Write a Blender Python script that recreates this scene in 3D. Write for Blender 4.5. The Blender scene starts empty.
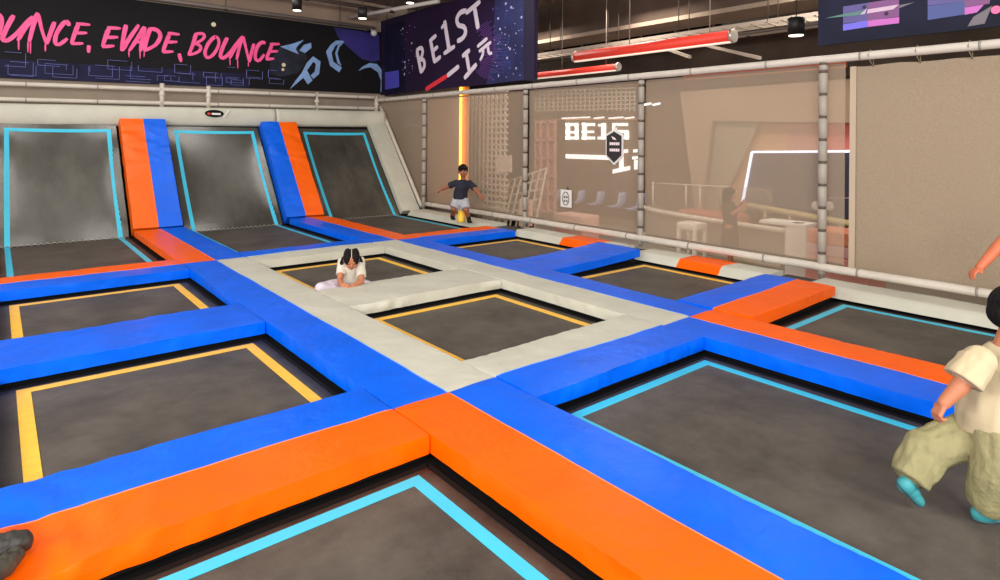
import bpy, bmesh, math, random
from mathutils import Vector, Matrix, Quaternion, noise
V = Vector
random.seed(7)
SC = bpy.context.scene
COL = SC.collection

# ------------------------------------------------------------------ camera
FPX = 611.33; PPV = 140.0                            # level view with the lens shifted down: the horizon sits at row 140
RX = V((0.77093791, 0.00520904, 0.63688901))        # world X axis in camera axes (right, down, forward)
RY = V((-0.63685967, -0.00630554, 0.77095396))
RZ = V((0.00803186, -0.99996655, -0.00154375))
CAM = V((-0.27, -0.315, 1.75))
CR = V((RX[0], RY[0], RZ[0])); CD = V((RX[1], RY[1], RZ[1])); CF = V((RX[2], RY[2], RZ[2]))
cd = bpy.data.cameras.new('camera'); cam = bpy.data.objects.new('camera', cd); COL.objects.link(cam)
cd.sensor_fit = 'HORIZONTAL'; cd.sensor_width = 36.0; cd.lens = FPX / 1000 * 36.0
cd.shift_y = -(290 - PPV) / 1000; cd.clip_start = 0.05; cd.clip_end = 200
U = -CD; Bk = -CF
cam.matrix_world = Matrix(((CR.x, U.x, Bk.x, CAM.x), (CR.y, U.y, Bk.y, CAM.y), (CR.z, U.z, Bk.z, CAM.z), (0, 0, 0, 1)))
SC.camera = cam

def ray(u, v): return CR * ((u - 500) / FPX) + CD * ((v - PPV) / FPX) + CF
def PD(u, v, d): return CAM + ray(u, v) * d
def PX(u, v, x): r = ray(u, v); return CAM + r * ((x - CAM.x) / r.x)
def PY(u, v, y): r = ray(u, v); return CAM + r * ((y - CAM.y) / r.y)
def PZ(u, v, z): r = ray(u, v); return CAM + r * ((z - CAM.z) / r.z)

# ------------------------------------------------------------------ materials
def lin(c):
    return tuple(((x / 255) / 12.92 if x / 255 <= 0.04045 else ((x / 255 + 0.055) / 1.055) ** 2.4) for x in c) + (1,)
MATS = {}
def mat(name, rgb, rough=0.5, spec=0.5, metal=0, var=0.0, vscale=3.0, bump=0.0, bscale=40.0, emit=None, estr=0, stretch=None, coat=0, ndet=6, nrough=0.5):
    if name in MATS: return MATS[name]
    m = bpy.data.materials.new(name); m.use_nodes = True; MATS[name] = m
    nt = m.node_tree; b = nt.nodes['Principled BSDF']
    b.inputs['Roughness'].default_value = rough; b.inputs['Metallic'].default_value = metal
    b.inputs['Specular IOR Level'].default_value = spec
    b.inputs['Coat Weight'].default_value = coat
    c = lin(rgb); b.inputs['Base Color'].default_value = c
    tc = nt.nodes.new('ShaderNodeTexCoord'); mp = nt.nodes.new('ShaderNodeMapping')
    nt.links.new(tc.outputs['Object'], mp.inputs['Vector'])
    if stretch: mp.inputs['Scale'].default_value = stretch
    if var > 0:
        n = nt.nodes.new('ShaderNodeTexNoise'); n.inputs['Scale'].default_value = vscale; n.inputs['Detail'].default_value = ndet; n.inputs['Roughness'].default_value = nrough
        nt.links.new(mp.outputs['Vector'], n.inputs['Vector'])
        r = nt.nodes.new('ShaderNodeValToRGB')
        r.color_ramp.elements[0].position = 0.3; r.color_ramp.elements[1].position = 0.7
        r.color_ramp.elements[0].color = tuple(x * (1 - var) for x in c[:3]) + (1,)
        r.color_ramp.elements[1].color = tuple(min(1, x * (1 + var)) for x in c[:3]) + (1,)
        nt.links.new(n.outputs['Fac'], r.inputs['Fac']); nt.links.new(r.outputs['Color'], b.inputs['Base Color'])
    if bump > 0:
        n2 = nt.nodes.new('ShaderNodeTexNoise'); n2.inputs['Scale'].default_value = bscale; n2.inputs['Detail'].default_value = 4
        nt.links.new(mp.outputs['Vector'], n2.inputs['Vector'])
        bp = nt.nodes.new('ShaderNodeBump'); bp.inputs['Strength'].default_value = bump; bp.inputs['Distance'].default_value = 0.02
        nt.links.new(n2.outputs['Fac'], bp.inputs['Height']); nt.links.new(bp.outputs['Normal'], b.inputs['Normal'])
    if emit:
        b.inputs['Emission Color'].default_value = lin(emit); b.inputs['Emission Strength'].default_value = estr
    return m

BLUE = mat('blue_vinyl', (0, 98, 236), 0.36, 0.5, var=0.10, vscale=2.5, bump=0.5, bscale=7)
ORANGE = mat('orange_vinyl', (255, 97, 0), 0.36, 0.5, var=0.07, vscale=2.5, bump=0.5, bscale=7)
WHITE = mat('white_vinyl', (198, 196, 180), 0.55, 0.15, var=0.06, vscale=2.5, bump=0.45, bscale=7)
for m_ in (BLUE, ORANGE): m_.node_tree.nodes['Principled BSDF'].inputs['IOR'].default_value = 1.22
SEAM_B = mat('pale_piping', (120, 160, 225), 0.5)
SEAM_O = mat('peach_piping', (240, 130, 80), 0.5)
MATBED = mat('black_mesh_bed', (84, 77, 69), 0.6, 0.3, var=0.5, vscale=1.8, ndet=12, nrough=0.72, bump=0.3, bscale=220)
SLOPEBED = mat('black_mesh_sloped', (72, 69, 61), 0.19, 0.9, var=0.45, vscale=1.6, ndet=10, nrough=0.68, bump=0.08, bscale=160, stretch=(1, 0.5, 0.5))
CYAN = mat('cyan_tape', (60, 196, 228), 0.5, var=0.05)
YELLOW = mat('yellow_tape', (250, 190, 60), 0.5, var=0.08, vscale=12)
BLACK = mat('black_rubber', (10, 9, 9), 0.8, 0.2)
SPRING = mat('dark_steel', (52, 50, 48), 0.45, metal=0.6)
FRAME = mat('black_frame', (12, 11, 11), 0.9, 0.2)
TUBE = mat('grey_tube', (158, 149, 136), 0.5, var=0.08, vscale=5)
RAILW = mat('pale_rail', (205, 196, 182), 0.5, var=0.06, vscale=5)
DARKMAT = mat('dark_grey_mat', (70, 66, 62), 0.8)

# ------------------------------------------------------------------ mesh helpers
class MB:
    def __init__(s): s.v = []; s.f = []; s.sm = []; s.mi = []; s.sharp = None
    def add(s, vs, fs, smooth=False, mi=0):
        b = len(s.v); s.v += [V(p) for p in vs]
        for f in fs: s.f.append(tuple(b + i for i in f)); s.sm.append(smooth); s.mi.append(mi)
    def box(s, a, b, mi=0):
        x0, y0, z0 = a; x1, y1, z1 = b
        s.add([(x0, y0, z0), (x1, y0, z0), (x1, y1, z0), (x0, y1, z0), (x0, y0, z1), (x1, y0, z1), (x1, y1, z1), (x0, y1, z1)],
              [(3, 2, 1, 0), (4, 5, 6, 7), (0, 1, 5, 4), (1, 2, 6, 5), (2, 3, 7, 6), (3, 0, 4, 7)], mi=mi)
    def bbox(s, a, b, bev=0.01, mi=0):
        bm = bmesh.new(); bmesh.ops.create_cube(bm, size=1)
        for v in bm.verts:
            for i in range(3): v.co[i] = a[i] if v.co[i] < 0 else b[i]
        bmesh.ops.bevel(bm, geom=bm.edges[:], offset=bev, segments=2, affect='EDGES', profile=0.6)
        s.frombm(bm, mi); bm.free()
    def frombm(s, bm, mi=0, smooth=False):
        bm.verts.index_update()
        s.add([v.co.copy() for v in bm.verts], [tuple(v.index for v in f.verts) for f in bm.faces], smooth, mi)
    def beam(s, p, q, w, h, up=V((0, 0, 1))):
        p = V(p); q = V(q); d = (q - p).normalized(); r = d.cross(up)
        r = r.normalized() if r.length > 1e-4 else V((1, 0, 0)); u = r.cross(d)
        r *= w / 2; u *= h / 2
        s.add([p - r - u, p + r - u, p + r + u, p - r + u, q - r - u, q + r - u, q + r + u, q - r + u],
              [(0, 1, 2, 3), (7, 6, 5, 4), (0, 4, 5, 1), (1, 5, 6, 2), (2, 6, 7, 3), (3, 7, 4, 0)])
    def tube(s, pts, r, n=12, cap=True):
        pts = [V(p) for p in pts]; k = len(pts); rs = r if isinstance(r, (list, tuple)) else [r] * k
        ref = V((0, 0, 1)) if abs((pts[-1] - pts[0]).normalized().z) < 0.9 else V((1, 0, 0))
        vs = []; fs = []
        for i, p in enumerate(pts):
            d = (pts[min(i + 1, k - 1)] - pts[max(i - 1, 0)]).normalized()
            a = d.cross(ref); a = a.normalized() if a.length > 1e-5 else V((1, 0, 0)); b = a.cross(d)
            for j in range(n):
                t = 2 * math.pi * j / n; vs.append(p + (a * math.cos(t) + b * math.sin(t)) * rs[i])
        for i in range(k - 1):
            for j in range(n):
                fs.append((i * n + j, i * n + (j + 1) % n, (i + 1) * n + (j + 1) % n, (i + 1) * n + j))
        s.add(vs, fs, True)
        if cap:
            s.add(vs[:n], [tuple(range(n))]); s.add(vs[-n:], [tuple(reversed(range(n)))])
    def lathe(s, c, prof, n=20, axis=V((0, 0, 1))):
        c = V(c); q = V((0, 0, 1)).rotation_difference(axis); vs = []; fs = []
        for r, h in prof:
            for j in range(n):
                t = 2 * math.pi * j / n; vs.append(c + q @ V((r * math.cos(t), r * math.sin(t), h)))
        m = len(prof)
        for i in range(m - 1):
            for j in range(n): fs.append((i * n + j, i * n + (j + 1) % n, (i + 1) * n + (j + 1) % n, (i + 1) * n + j))
        s.add(vs, fs, True)
        s.add(vs[:n], [tuple(reversed(range(n)))]); s.add(vs[-n:], [tuple(range(n))])
    def poly(s, pts, off):
        """a polygon of 3D points given thickness along off"""
        n = len(pts); off = V(off); a = [V(p) for p in pts]; b = [p + off for p in a]
        s.add(a + b, [tuple(range(n)), tuple(reversed(range(n, 2 * n)))] + [(i, i + n, (i + 1) % n + n, (i + 1) % n) for i in range(n)])
    def sphere(s, c, r, seg=12, ring=8):
        bm = bmesh.new(); bmesh.ops.create_uvsphere(bm, u_segments=seg, v_segments=ring, radius=1)
        rr = r if isinstance(r, (tuple, list)) else (r, r, r)
        for v in bm.verts: v.co = V((v.co.x * rr[0], v.co.y * rr[1], v.co.z * rr[2])) + V(c)
        s.frombm(bm, 0, True); bm.free()
    def build(s, name, m, parent=None, fix=True):
        me = bpy.data.meshes.new(name); me.from_pydata([tuple(v) for v in s.v], [], s.f)
        for mm in (m if isinstance(m, (list, tuple)) else [m]): me.materials.append(mm)
        for p, sm, mi in zip(me.polygons, s.sm, s.mi): p.use_smooth = sm; p.material_index = mi
        if fix:
            bm = bmesh.new(); bm.from_mesh(me); bmesh.ops.remove_doubles(bm, verts=bm.verts[:], dist=1e-5)
            bmesh.ops.recalc_face_normals(bm, faces=bm.faces[:]); bm.to_mesh(me); bm.free()
        if s.sharp: me.set_sharp_from_angle(angle=math.radians(s.sharp))
        o = bpy.data.objects.new(name, me); COL.objects.link(o)
        if parent: o.parent = parent; o.matrix_parent_inverse = Matrix.Translation(-parent.location)
        return o
def tag(o, label=None, cat=None, group=None, kind=None):
    if label: o['label'] = label
    if cat: o['category'] = cat
    if group: o['group'] = group
    if kind: o['kind'] = kind
    return o
def thing(name, label, cat, loc, group=None):
    o = bpy.data.objects.new(name, None); COL.objects.link(o); o.location = V(loc); o.empty_display_size = 0.1
    return tag(o, label, cat, group)
def struct(name, mb, m): return tag(mb.build(name, m), kind='structure')

# ------------------------------------------------------------------ court grid
XV = [(-1.17, -0.75, -0.33), (1.73, 2.15, 2.57), (4.62, 5.05, 5.48)]          # strips that run away from the camera
COLS = [(-0.33, 1.73), (2.57, 4.62), (5.48, 7.52)]                           # openings between them
YB = 12.82; YN = -2.6
HP = 0.115
CN = {'b': BLUE, 'o': ORANGE, 'w': WHITE}
CW = {'b': 'blue', 'o': 'orange', 'w': 'white'}

def pad_half(L, W, w0, w1, mapf, amp=0.007, side=0.008, H=HP, puff=0.004, seed=0.0, sub=0.035, local=None, fold=0.012, edge_fold=0.012):
    outer0 = w0 <= 1e-6; outer1 = w1 >= W - 1e-6
    prof = []
    if outer0: prof += [(w0 + 0.03, -H), (w0, -H), (w0, -H * 0.66), (w0, -H * 0.33), (w0, -0.001), (w0 + 0.03, 0)]
    else: prof += [(w0, -H), (w0, 0)]
    a = w0 + (0.03 if outer0 else 0); b = w1 - (0.03 if outer1 else 0); n = max(2, int((b - a) / 0.06))
    prof += [(a + (b - a) * i / n, 0) for i in range(1, n)]
    if outer1: prof += [(w1 - 0.03, 0), (w1, -0.001), (w1, -H * 0.33), (w1, -H * 0.66), (w1, -H), (w1 - 0.03, -H)]
    else: prof += [(w1, 0), (w1, -H)]
    ns = max(3, int(L / sub)); m = len(prof); vs = []; fs = []
    for i in range(ns + 1):
        s = L * i / ns; e = min(s, L - s)
        for (w, h) in prof:
            t = 2 * w / W - 1
            top = 1.0 if h > -0.02 else 0.0
            dz = 0; dw = 0
            la = local(s, w) if local else 0.0
            if top:
                dz = (puff * (1 - min(1, abs(t)) ** 4) * min(1, e / 0.05) + amp * noise.noise(V((s * 1.7, w * 3.1, seed))) + 0.35 * amp * noise.noise(V((s * 6, w * 5, seed + 9))))
                dz += la * noise.noise(V((s * 7.0, w * 4.0 + s * 2, seed + 3)))
            if top and fold:
                ed = min(w if outer0 else 9, (W - w) if outer1 else 9); fz = max(0, 1 - ed / 0.16)
                rg = 1 - abs(noise.noise(V((s * 11 + w * 5, w * 3, seed + 21)))) * 2; msk = max(0, noise.noise(V((s * 1.3, 0.3, seed + 23))) + 0.25)
                dz -= fold * fz * max(0, rg) ** 3 * msk
            if (outer0 and w < w0 + 0.02) or (outer1 and w > w1 - 0.02):
                sg = -1 if w < (w0 + w1) / 2 else 1
                k = 0.25 if h > -0.02 else (1.0 if h > -0.1 else 0.5)
                dw = sg * k * (side * noise.noise(V((s * 9, h * 12, seed + 5))) + side * 1.3 * noise.noise(V((s * 2.2, 0, seed + 7))) + 0.9 * la * noise.noise(V((s * 8, h * 10, seed + 11))) + edge_fold * max(0, 1 - 1.6 * abs(noise.noise(V((s * 13, h * 3, seed + 31))))) * max(0, noise.noise(V((s * 1.1, 0.7, seed + 33))) + 0.2))
                if h > -0.1: dz += 0.25 * side * noise.noise(V((s * 3, 1, seed + 13)))
            vs.append(mapf(s, w + dw, h + dz))
    for i in range(ns):
        for j in range(m):
            fs.append((i * m + j, (i + 1) * m + j, (i + 1) * m + (j + 1) % m, i * m + (j + 1) % m))
    mb = MB(); mb.add(vs, fs, True); mb.sharp = 48
    mb.add(vs[:m], [tuple(reversed(range(m)))]); mb.add(vs[-m:], [tuple(range(m))])
    return mb

SEED = [0.0]
GLOSS = {'b': mat('blue_gloss_vinyl', (0, 98, 232), 0.42, 0.5, var=0.08, vscale=2.5, bump=0.5, bscale=7), 'o': mat('orange_gloss_vinyl', (255, 100, 0), 0.42, 0.5, var=0.06, vscale=2.5, bump=0.5, bscale=7), 'w': WHITE}
def pad(name, label, mapf, L, W, colors, seam=True, group=None, cat='safety pad', mats=CN, **kw):
    """a safety pad; one or two colours side by side across its width"""
    SEED[0] += 3.7; sd = SEED[0]
    loc = mapf(L / 2, W / 2, -HP)
    if len(colors) == 1:
        o = pad_half(L, W, 0, W, mapf, seed=sd, **kw).build(name, CN[colors], fix=True)
        return tag(o, label, cat, group)
    t = thing(name, label, cat, loc, group)
    for i, c in enumerate(colors):
        o = pad_half(L, W, W * i / 2, W * (i + 1) / 2, mapf, seed=sd, **kw).build('cover_panel', mats[c], t)
        o['label'] = CW[c] + ' half of the pad cover'
    if seam:
        mb = MB(); n = int(L / 0.05); pts = []
        H = kw.get('H', HP); amp = kw.get('amp', 0.007); puff = kw.get('puff', 0.004); la = kw.get('local')
        for i in range(n + 1):
            s = L * i / n; w = W / 2; e = min(s, L - s)
            dz = puff * min(1, e / 0.05) + amp * noise.noise(V((s * 1.7, w * 3.1, sd))) + 0.35 * amp * noise.noise(V((s * 6, w * 5, sd + 9)))
            if la: dz += la(s, w) * noise.noise(V((s * 7.0, w * 4.0 + s * 2, sd + 3)))
            pts.append(mapf(s, w, dz))
        mb.tube(pts, 0.0035, 6)
        mb.build('seam_piping', SEAM_O if 'o' in colors else SEAM_B, t)
    return t

def vmap(x0, y0, zf=None): return lambda s, w, h: V((x0 + w, y0 + s, h + (zf(x0 + w, y0 + s) if zf else 0)))
def hmap(x0, y0, zf=None): return lambda s, w, h: V((x0 + s, y0 + w, h + (zf(x0 + s, y0 + w) if zf else 0)))
G = 0.002
# strips that run away from the camera
VL = {(1, 0): ('ob', 'long orange and blue pad meeting the orange crossing pad in a mitred inner corner'),
      (1, 1): ('bw', 'long blue and pale grey pad running left of the seated girl'),
      (1, 2): ('ob', 'orange and blue floor pad at the foot of the left sloped divider'),
      (2, 0): ('bo', 'long blue and orange pad crossed by the arm of the walking child'),
      (2, 1): ('wb', 'long pale grey and blue pad behind and right of the seated girl'),
      (2, 2): ('bo', 'blue and orange floor pad at the foot of the right sloped divider'),
      (0, 0): ('bo', 'near pad on the left edge of the court'), (0, 1): ('wb', 'middle pad on the left edge of the court'), (0, 2): ('bo', 'far pad on the left edge of the court')}
YSEG = [(YN, 3.16), (3.16, 8.93), (8.93, 12.70)]
for (i, j), (c, lab) in VL.items():
    if i == 0: continue
    x0, xm, x1 = XV[i]; y0, y1 = YSEG[j]
    pad('safety_pad', lab, vmap(x0, y0 + G), y1 - y0 - 2 * G, x1 - x0, c)
for j, (y0, y1) in enumerate(YSEG):                                         # left border, just outside the frame
    pad('safety_pad', VL[(0, j)][1], vmap(XV[0][0], y0 + G), y1 - y0 - 2 * G, 0.84, VL[(0, j)][0])
# strips that run across
def near_left(s, w): return 0.075 * max(0, 1 - s / 0.85) * (1 if w < 0.42 else 0.35)
def ramp_cross(x, y): return max(0, (x - 5.6) / 1.9) ** 1.5 * 0.075
def ramp_near(x, y): return max(0, (x - 5.6) / 1.9) * 0.03 + 0.012
HLs = [(0, 2.73, 3.59, 'ob', 'orange and blue pad with the dark cloth bundle on its rumpled end', dict(local=near_left, side=0.009), None),
       (1, 2.73, 3.59, 'bw', 'blue and pale grey pad at the far end of the big cyan-lined trampoline', dict(side=0.012, amp=0.012, fold=0.02, edge_fold=0.055), None),
       (2, 2.73, 3.59, 'ob', 'raised orange and blue pad below the thick jointed net post', dict(side=0.006), ramp_near),
       (0, 5.57, 6.40, 'b', 'plain blue pad between the two yellow-lined trampolines at left', dict(amp=0.012, side=0.009), None),
       (1, 5.57, 6.40, 'w', 'plain pale grey pad right in front of the seated girl', dict(side=0.012, amp=0.012, fold=0.02, edge_fold=0.055), None),
       (2, 5.57, 6.40, 'b', 'plain blue pad between the two small trampolines by the net', dict(amp=0.012, side=0.008), ramp_cross),
       (0, 8.50, 9.36, 'bo', 'blue and orange pad in front of the left sloped trampoline', dict(side=0.008), None),
       (1, 8.50, 9.36, 'wb', 'pale grey and blue pad behind the head of the seated girl', dict(side=0.008, amp=0.01), None),
       (2, 8.50, 9.36, 'bo', 'blue and orange pad just below the running boy', dict(side=0.006), None)]
for ci, y0, y1, c, lab, kw, zf in HLs:
    x0, x1 = COLS[ci]
    if ci == 2: x1 = 7.42
    pad('safety_pad', lab, hmap(x0 + 0.011, y0, zf), x1 - x0 - 0.022, y1 - y0, c, **kw)
# pads along the net
def side_pad(y0, y1, lab, orange=None):
    mp = lambda s, w, h: V((7.56 + w, y0 + s, h))
    segs = [(y0, y1, 'w')] if not orange else [(y0, orange[0], 'w'), (orange[0], orange[1], 'o'), (orange[1], y1, 'w')]
    t = thing('side_pad', lab, 'safety pad', (7.78, (y0 + y1) / 2, -HP)) if orange else None
    for a, b, c in segs:
        f = (lambda a: lambda s, w, h: V((7.56 + w - (0.10 * max(0, -h / HP) if w < 0.1 else 0), a + s, h)))(a)
        SEED[0] += 1.3
        mb = pad_half(b - a, 0.42, 0, 0.42, f, seed=SEED[0], side=0.005, puff=0.006 if not orange else 0.004)
        if t:
            o = mb.build('cover_panel', CN[c], t); o['label'] = ('bright orange' if c == 'o' else 'pale grey') + ' section of the pad cover'
        else: tag(mb.build('side_pad', CN[c]), lab, 'safety pad')
side_pad(9.42, 12.55, 'pale grey pad along the net under the feet of the running boy')
side_pad(6.12, 8.62, 'pale grey pad with an orange patch along the net below the plastic seats', (6.60, 7.38))
side_pad(3.62, 5.72, 'pale grey pad with an orange patch along the net below the white stool', (4.28, 4.96))
side_pad(-2.2, 3.08, 'long pale grey pad along the foot of the opaque tan screen')
for y0, y1, lab in ((8.66, 9.38, 'dark grey mat filling the gap by the second net post from the left'), (5.76, 6.08, 'dark grey mat filling the gap by the third net post from the left'), (3.12, 3.58, 'dark grey mat at the foot of the thick jointed net post at right')):
    mb = MB(); mb.bbox((7.50, y0, -0.10), (8.0, y1, -0.045), 0.012); tag(mb.build('gap_mat', DARKMAT), lab, 'mat')

# ------------------------------------------------------------------ trampolines
ZB = -0.15
def edge_band(x0, x1, y0, y1, i, z):
    """flat black ring between the mat and the frame"""
    o = [(x0 - 0.05, y0 - 0.05), (x1 + 0.05, y0 - 0.05), (x1 + 0.05, y1 + 0.05), (x0 - 0.05, y1 + 0.05)]; n = [(x0 + i, y0 + i), (x1 - i, y0 + i), (x1 - i, y1 - i), (x0 + i, y1 - i)]
    mb = MB(); vs = [(x, y, z) for x, y in o] + [(x, y, z) for x, y in n] + [(x, y, z - 0.006) for x, y in o] + [(x, y, z - 0.006) for x, y in n]; fs = []
    for k in range(4):
        j = (k + 1) % 4; fs += [(k, j, 4 + j, 4 + k), (8 + k, 12 + k, 12 + j, 8 + j), (k, 8 + k, 8 + j, j), (4 + k, 4 + j, 12 + j, 12 + k)]
    mb.add(vs, fs); return mb
def flat_mat(x0, x1, y0, y1, z, sag, th=0.006):
    nx = max(4, int((x1 - x0) / 0.12)); ny = max(4, int((y1 - y0) / 0.12)); vs = []; fs = []
    for k in (0, 1):
        for i in range(nx + 1):
            for j in range(ny + 1):
                a = i / nx; b = j / ny
                vs.append((x0 + (x1 - x0) * a, y0 + (y1 - y0) * b, z - k * th - sag * (16 * a * (1 - a) * b * (1 - b)) ** 0.8))
    N = (nx + 1) * (ny + 1); I = lambda k, i, j: k * N + i * (ny + 1) + j
    for i in range(nx):
        for j in range(ny):
            fs.append((I(0, i, j), I(0, i + 1, j), I(0, i + 1, j + 1), I(0, i, j + 1))); fs.append((I(1, i, j), I(1, i, j + 1), I(1, i + 1, j + 1), I(1, i + 1, j)))
    for i in range(nx):
        fs.append((I(0, i, 0), I(1, i, 0), I(1, i + 1, 0), I(0, i + 1, 0))); fs.append((I(0, i, ny), I(0, i + 1, ny), I(1, i + 1, ny), I(1, i, ny)))
    for j in range(ny):
        fs.append((I(0, 0, j), I(0, 0, j + 1), I(1, 0, j + 1), I(1, 0, j))); fs.append((I(0, nx, j), I(1, nx, j), I(1, nx, j + 1), I(0, nx, j + 1)))
    mb = MB(); mb.add(vs, fs, True); return mb
TR = {(0, 0): ('o', 'nearest black trampoline with a cyan border, enclosed by two orange pads'),
      (1, 0): ('b', 'big black trampoline with a cyan border under the walking child'),
      (2, 0): ('o', 'black trampoline with a cyan border by the net, behind the walking child'),
      (0, 1): ('b', 'larger, nearer of the two yellow-lined trampolines framed in blue'),
      (1, 1): ('w', 'empty black trampoline with a yellow border framed in pale grey pads'),
      (2, 1): ('b', 'small black trampoline by the net, between the plain blue pad and the orange raised pad'),
      (0, 2): ('b', 'smaller, farther of the two yellow-lined trampolines framed in blue'),
      (1, 2): ('w', 'black trampoline with a yellow border that the seated girl is in'),
      (2, 2): ('b', 'small black trampoline by the net, just in front of the running boy'),
      (0, 3): ('o', 'flat black trampoline bed at the foot of the left sloped trampoline'),
      (1, 3): ('b', 'flat black trampoline bed at the foot of the middle sloped trampoline'),
      (2, 3): ('o', 'flat black trampoline bed at the foot of the right sloped trampoline')}
ROWS = [(-2.45, 2.73), (3.59, 5.57), (6.40, 8.50), (9.36, 12.93)]
SAGS = {}
for (ci, ri), (c, lab) in TR.items():
    x0, x1 = COLS[ci]; y0, y1 = ROWS[ri]
    t = thing('trampoline', lab, 'trampoline', ((x0 + x1) / 2, (y0 + y1) / 2, -0.16))
    mx0, mx1, my0, my1 = x0 + 0.06, x1 - 0.05, y0 + 0.05, y1 - 0.05
    if ri == 3: my1 = y1 + 0.0
    flat_mat(mx0, mx1, my0, my1, ZB, 0.0).build('jumping_mat', MATBED, t)
    tx0, tx1, ty0, ty1 = x0 + 0.19, x1 - 0.15, y0 + 0.17, y1 - 0.11
    tp = CYAN if ri in (0, 3) else YELLOW; tw = 0.085 if ri in (1, 2) else 0.075
    if ri in (1, 2): tx0, tx1 = x0 + 0.19, x1 - 0.16
    z0, z1 = ZB + 0.0005, ZB + 0.004
    strips = [((tx0, ty0, z0), (tx0 + tw, ty1, z1)), ((tx1 - tw, ty0, z0), (tx1, ty1, z1)), ((tx0 + tw, ty0, z0), (tx1 - tw, ty0 + tw, z1)), ((tx0 + tw, ty1 - tw, z0), (tx1 - tw, ty1, z1))]
    if ri == 3: strips = [((tx0, ty0, z0), (tx0 + tw, y1 - 0.02, z1)), ((tx1 - tw, ty0, z0), (tx1, y1 - 0.02, z1)), strips[2]]
    for a, b in strips:
        mb = MB(); mb.box(a, b); mb.build('border_tape', tp, t)
    edge_band(x0, x1, y0, y1, 0.075, ZB - 0.014).build('edge_band', BLACK, t)  # black ring stands in for the shaded spring gap
    mb = MB()                                                               # webbing hem
    for a, b in (((mx0, my0), (mx1, my0)), ((mx1, my0), (mx1, my1)), ((mx1, my1), (mx0, my1)), ((mx0, my1), (mx0, my0))):
        mb.beam((a[0], a[1], ZB), (b[0], b[1], ZB), 0.03, 0.012)
    mb.build('webbing_hem', BLACK, t)

# sloped trampolines
SA, SB = V((0, 12.93, -0.15)), V((0, 14.74, 2.05))
SD = (SB - SA).normalized(); SN = V((0, -SD.z, SD.y)); SL = (SB - SA).length
def smap(x0, s0, h0): return lambda s, w, h: V((x0 + w, 0, 0)) + SA + SD * (s0 + s) + SN * (h0 + h)
SLAB = ['left sloped black trampoline with a cyan border', 'middle sloped black trampoline with a cyan border, between the two padded dividers', 'right sloped black trampoline with a cyan border, next to the pale grey corner pad']
for ci in range(3):
    x0, x1 = COLS[ci]
    t = thing('sloped_trampoline', SLAB[ci], 'trampoline', V(((x0 + x1) / 2, 0, 0)) + SA)
    f = smap(x0, 0, 0); n = 22; m = 12; W = x1 - x0; vs = []; fs = []
    def sag(a, b): return -0.13 * (4 * a * (1 - a)) ** 0.8 * (4 * b * (1 - b)) ** 0.7
    for k in (0, 1):
        for i in range(n + 1):
            for j in range(m + 1):
                a = i / n; b = j / m
                vs.append(f(a * (SL - 0.10), 0.06 + (W - 0.11) * b, sag(a, b) - k * 0.006))
    N = (n + 1) * (m + 1)
    for k in (0, 1):
        for i in range(n):
            for j in range(m):
                q = [k * N + i * (m + 1) + j, k * N + i * (m + 1) + j + 1, k * N + (i + 1) * (m + 1) + j + 1, k * N + (i + 1) * (m + 1) + j]
                fs.append(tuple(q if k == 0 else q[::-1]))
    mb = MB(); mb.add(vs, fs, True); mb.build('jumping_mat', SLOPEBED, t)
    def strip(s0, s1, w0, w1, nm):
        mb = MB(); k = 20; vv = []
        along = (s1 - s0) > (w1 - w0)
        for i in range(k + 1):
            for e in (0, 1):
                s = s0 + (s1 - s0) * (i / k if along else e); w = w0 + (w1 - w0) * (e if along else i / k)
                a = s / (SL - 0.10); b = (w - 0.06) / (W - 0.11)
                vv.append(f(s, w, sag(min(1, max(0, a)), min(1, max(0, b))) + 0.004))
        mb.add(vv, [(2 * i, 2 * i + 1, 2 * i + 3, 2 * i + 2) for i in range(k)], True)
        mb.build(nm, CYAN, t)
    w0, w1 = 0.19, W - 0.15
    strip(0.0, SL - 0.20, w0, w0 + 0.075, 'border_tape'); strip(0.0, SL - 0.20, w1 - 0.075, w1, 'border_tape')
    strip(SL - 0.275, SL - 0.20, w0 + 0.075, w1 - 0.075, 'border_tape')
    mb = MB(); k = int(W / 0.05)                                            # white zigzag lacing along the crease
    mb.tube([f(0.028 if i % 2 else -0.028, 0.09 + (W - 0.18) * i / k, 0.008 if i % 2 else 0.03) for i in range(k + 1)], 0.006, 5)
    mb.build('lacing', mat('pale_lace', (170, 165, 155), 0.7), t)
    mb = MB(); mb.add([f(SL - 0.12, 0.04, -0.012), f(SL - 0.12, W - 0.04, -0.012), f(SL, W - 0.04, -0.012), f(SL, 0.04, -0.012)], [(0, 1, 2, 3)]); mb.build('edge_band', BLACK, t)
# divider pads up the slope
for i, c, lab in ((0, 'bo', 'sloped pad on the left edge of the wall'), (1, 'ob', 'tall sloped orange and blue divider pad, the left one, orange on its left'), (2, 'bo', 'tall sloped blue and orange divider pad, the right one, blue on its left')):
    pad('sloped_pad', lab, smap(XV[i][0], 0.06, 0.20), SL - 0.13, 0.84, c, mats=GLOSS, amp=0.014, side=0.006, H=0.26, local=lambda s, w: 0.028 * max(0.25, min(1, (s - 1.2) / 0.4)) * (1 if s < 2.5 else 0.5))
pad('corner_pad', 'pale grey sloped corner pad beside the right sloped trampoline', smap(7.50, 0.03, 0.13), SL + 0.0, 0.50, 'w', amp=0.006, H=0.14)
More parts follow.
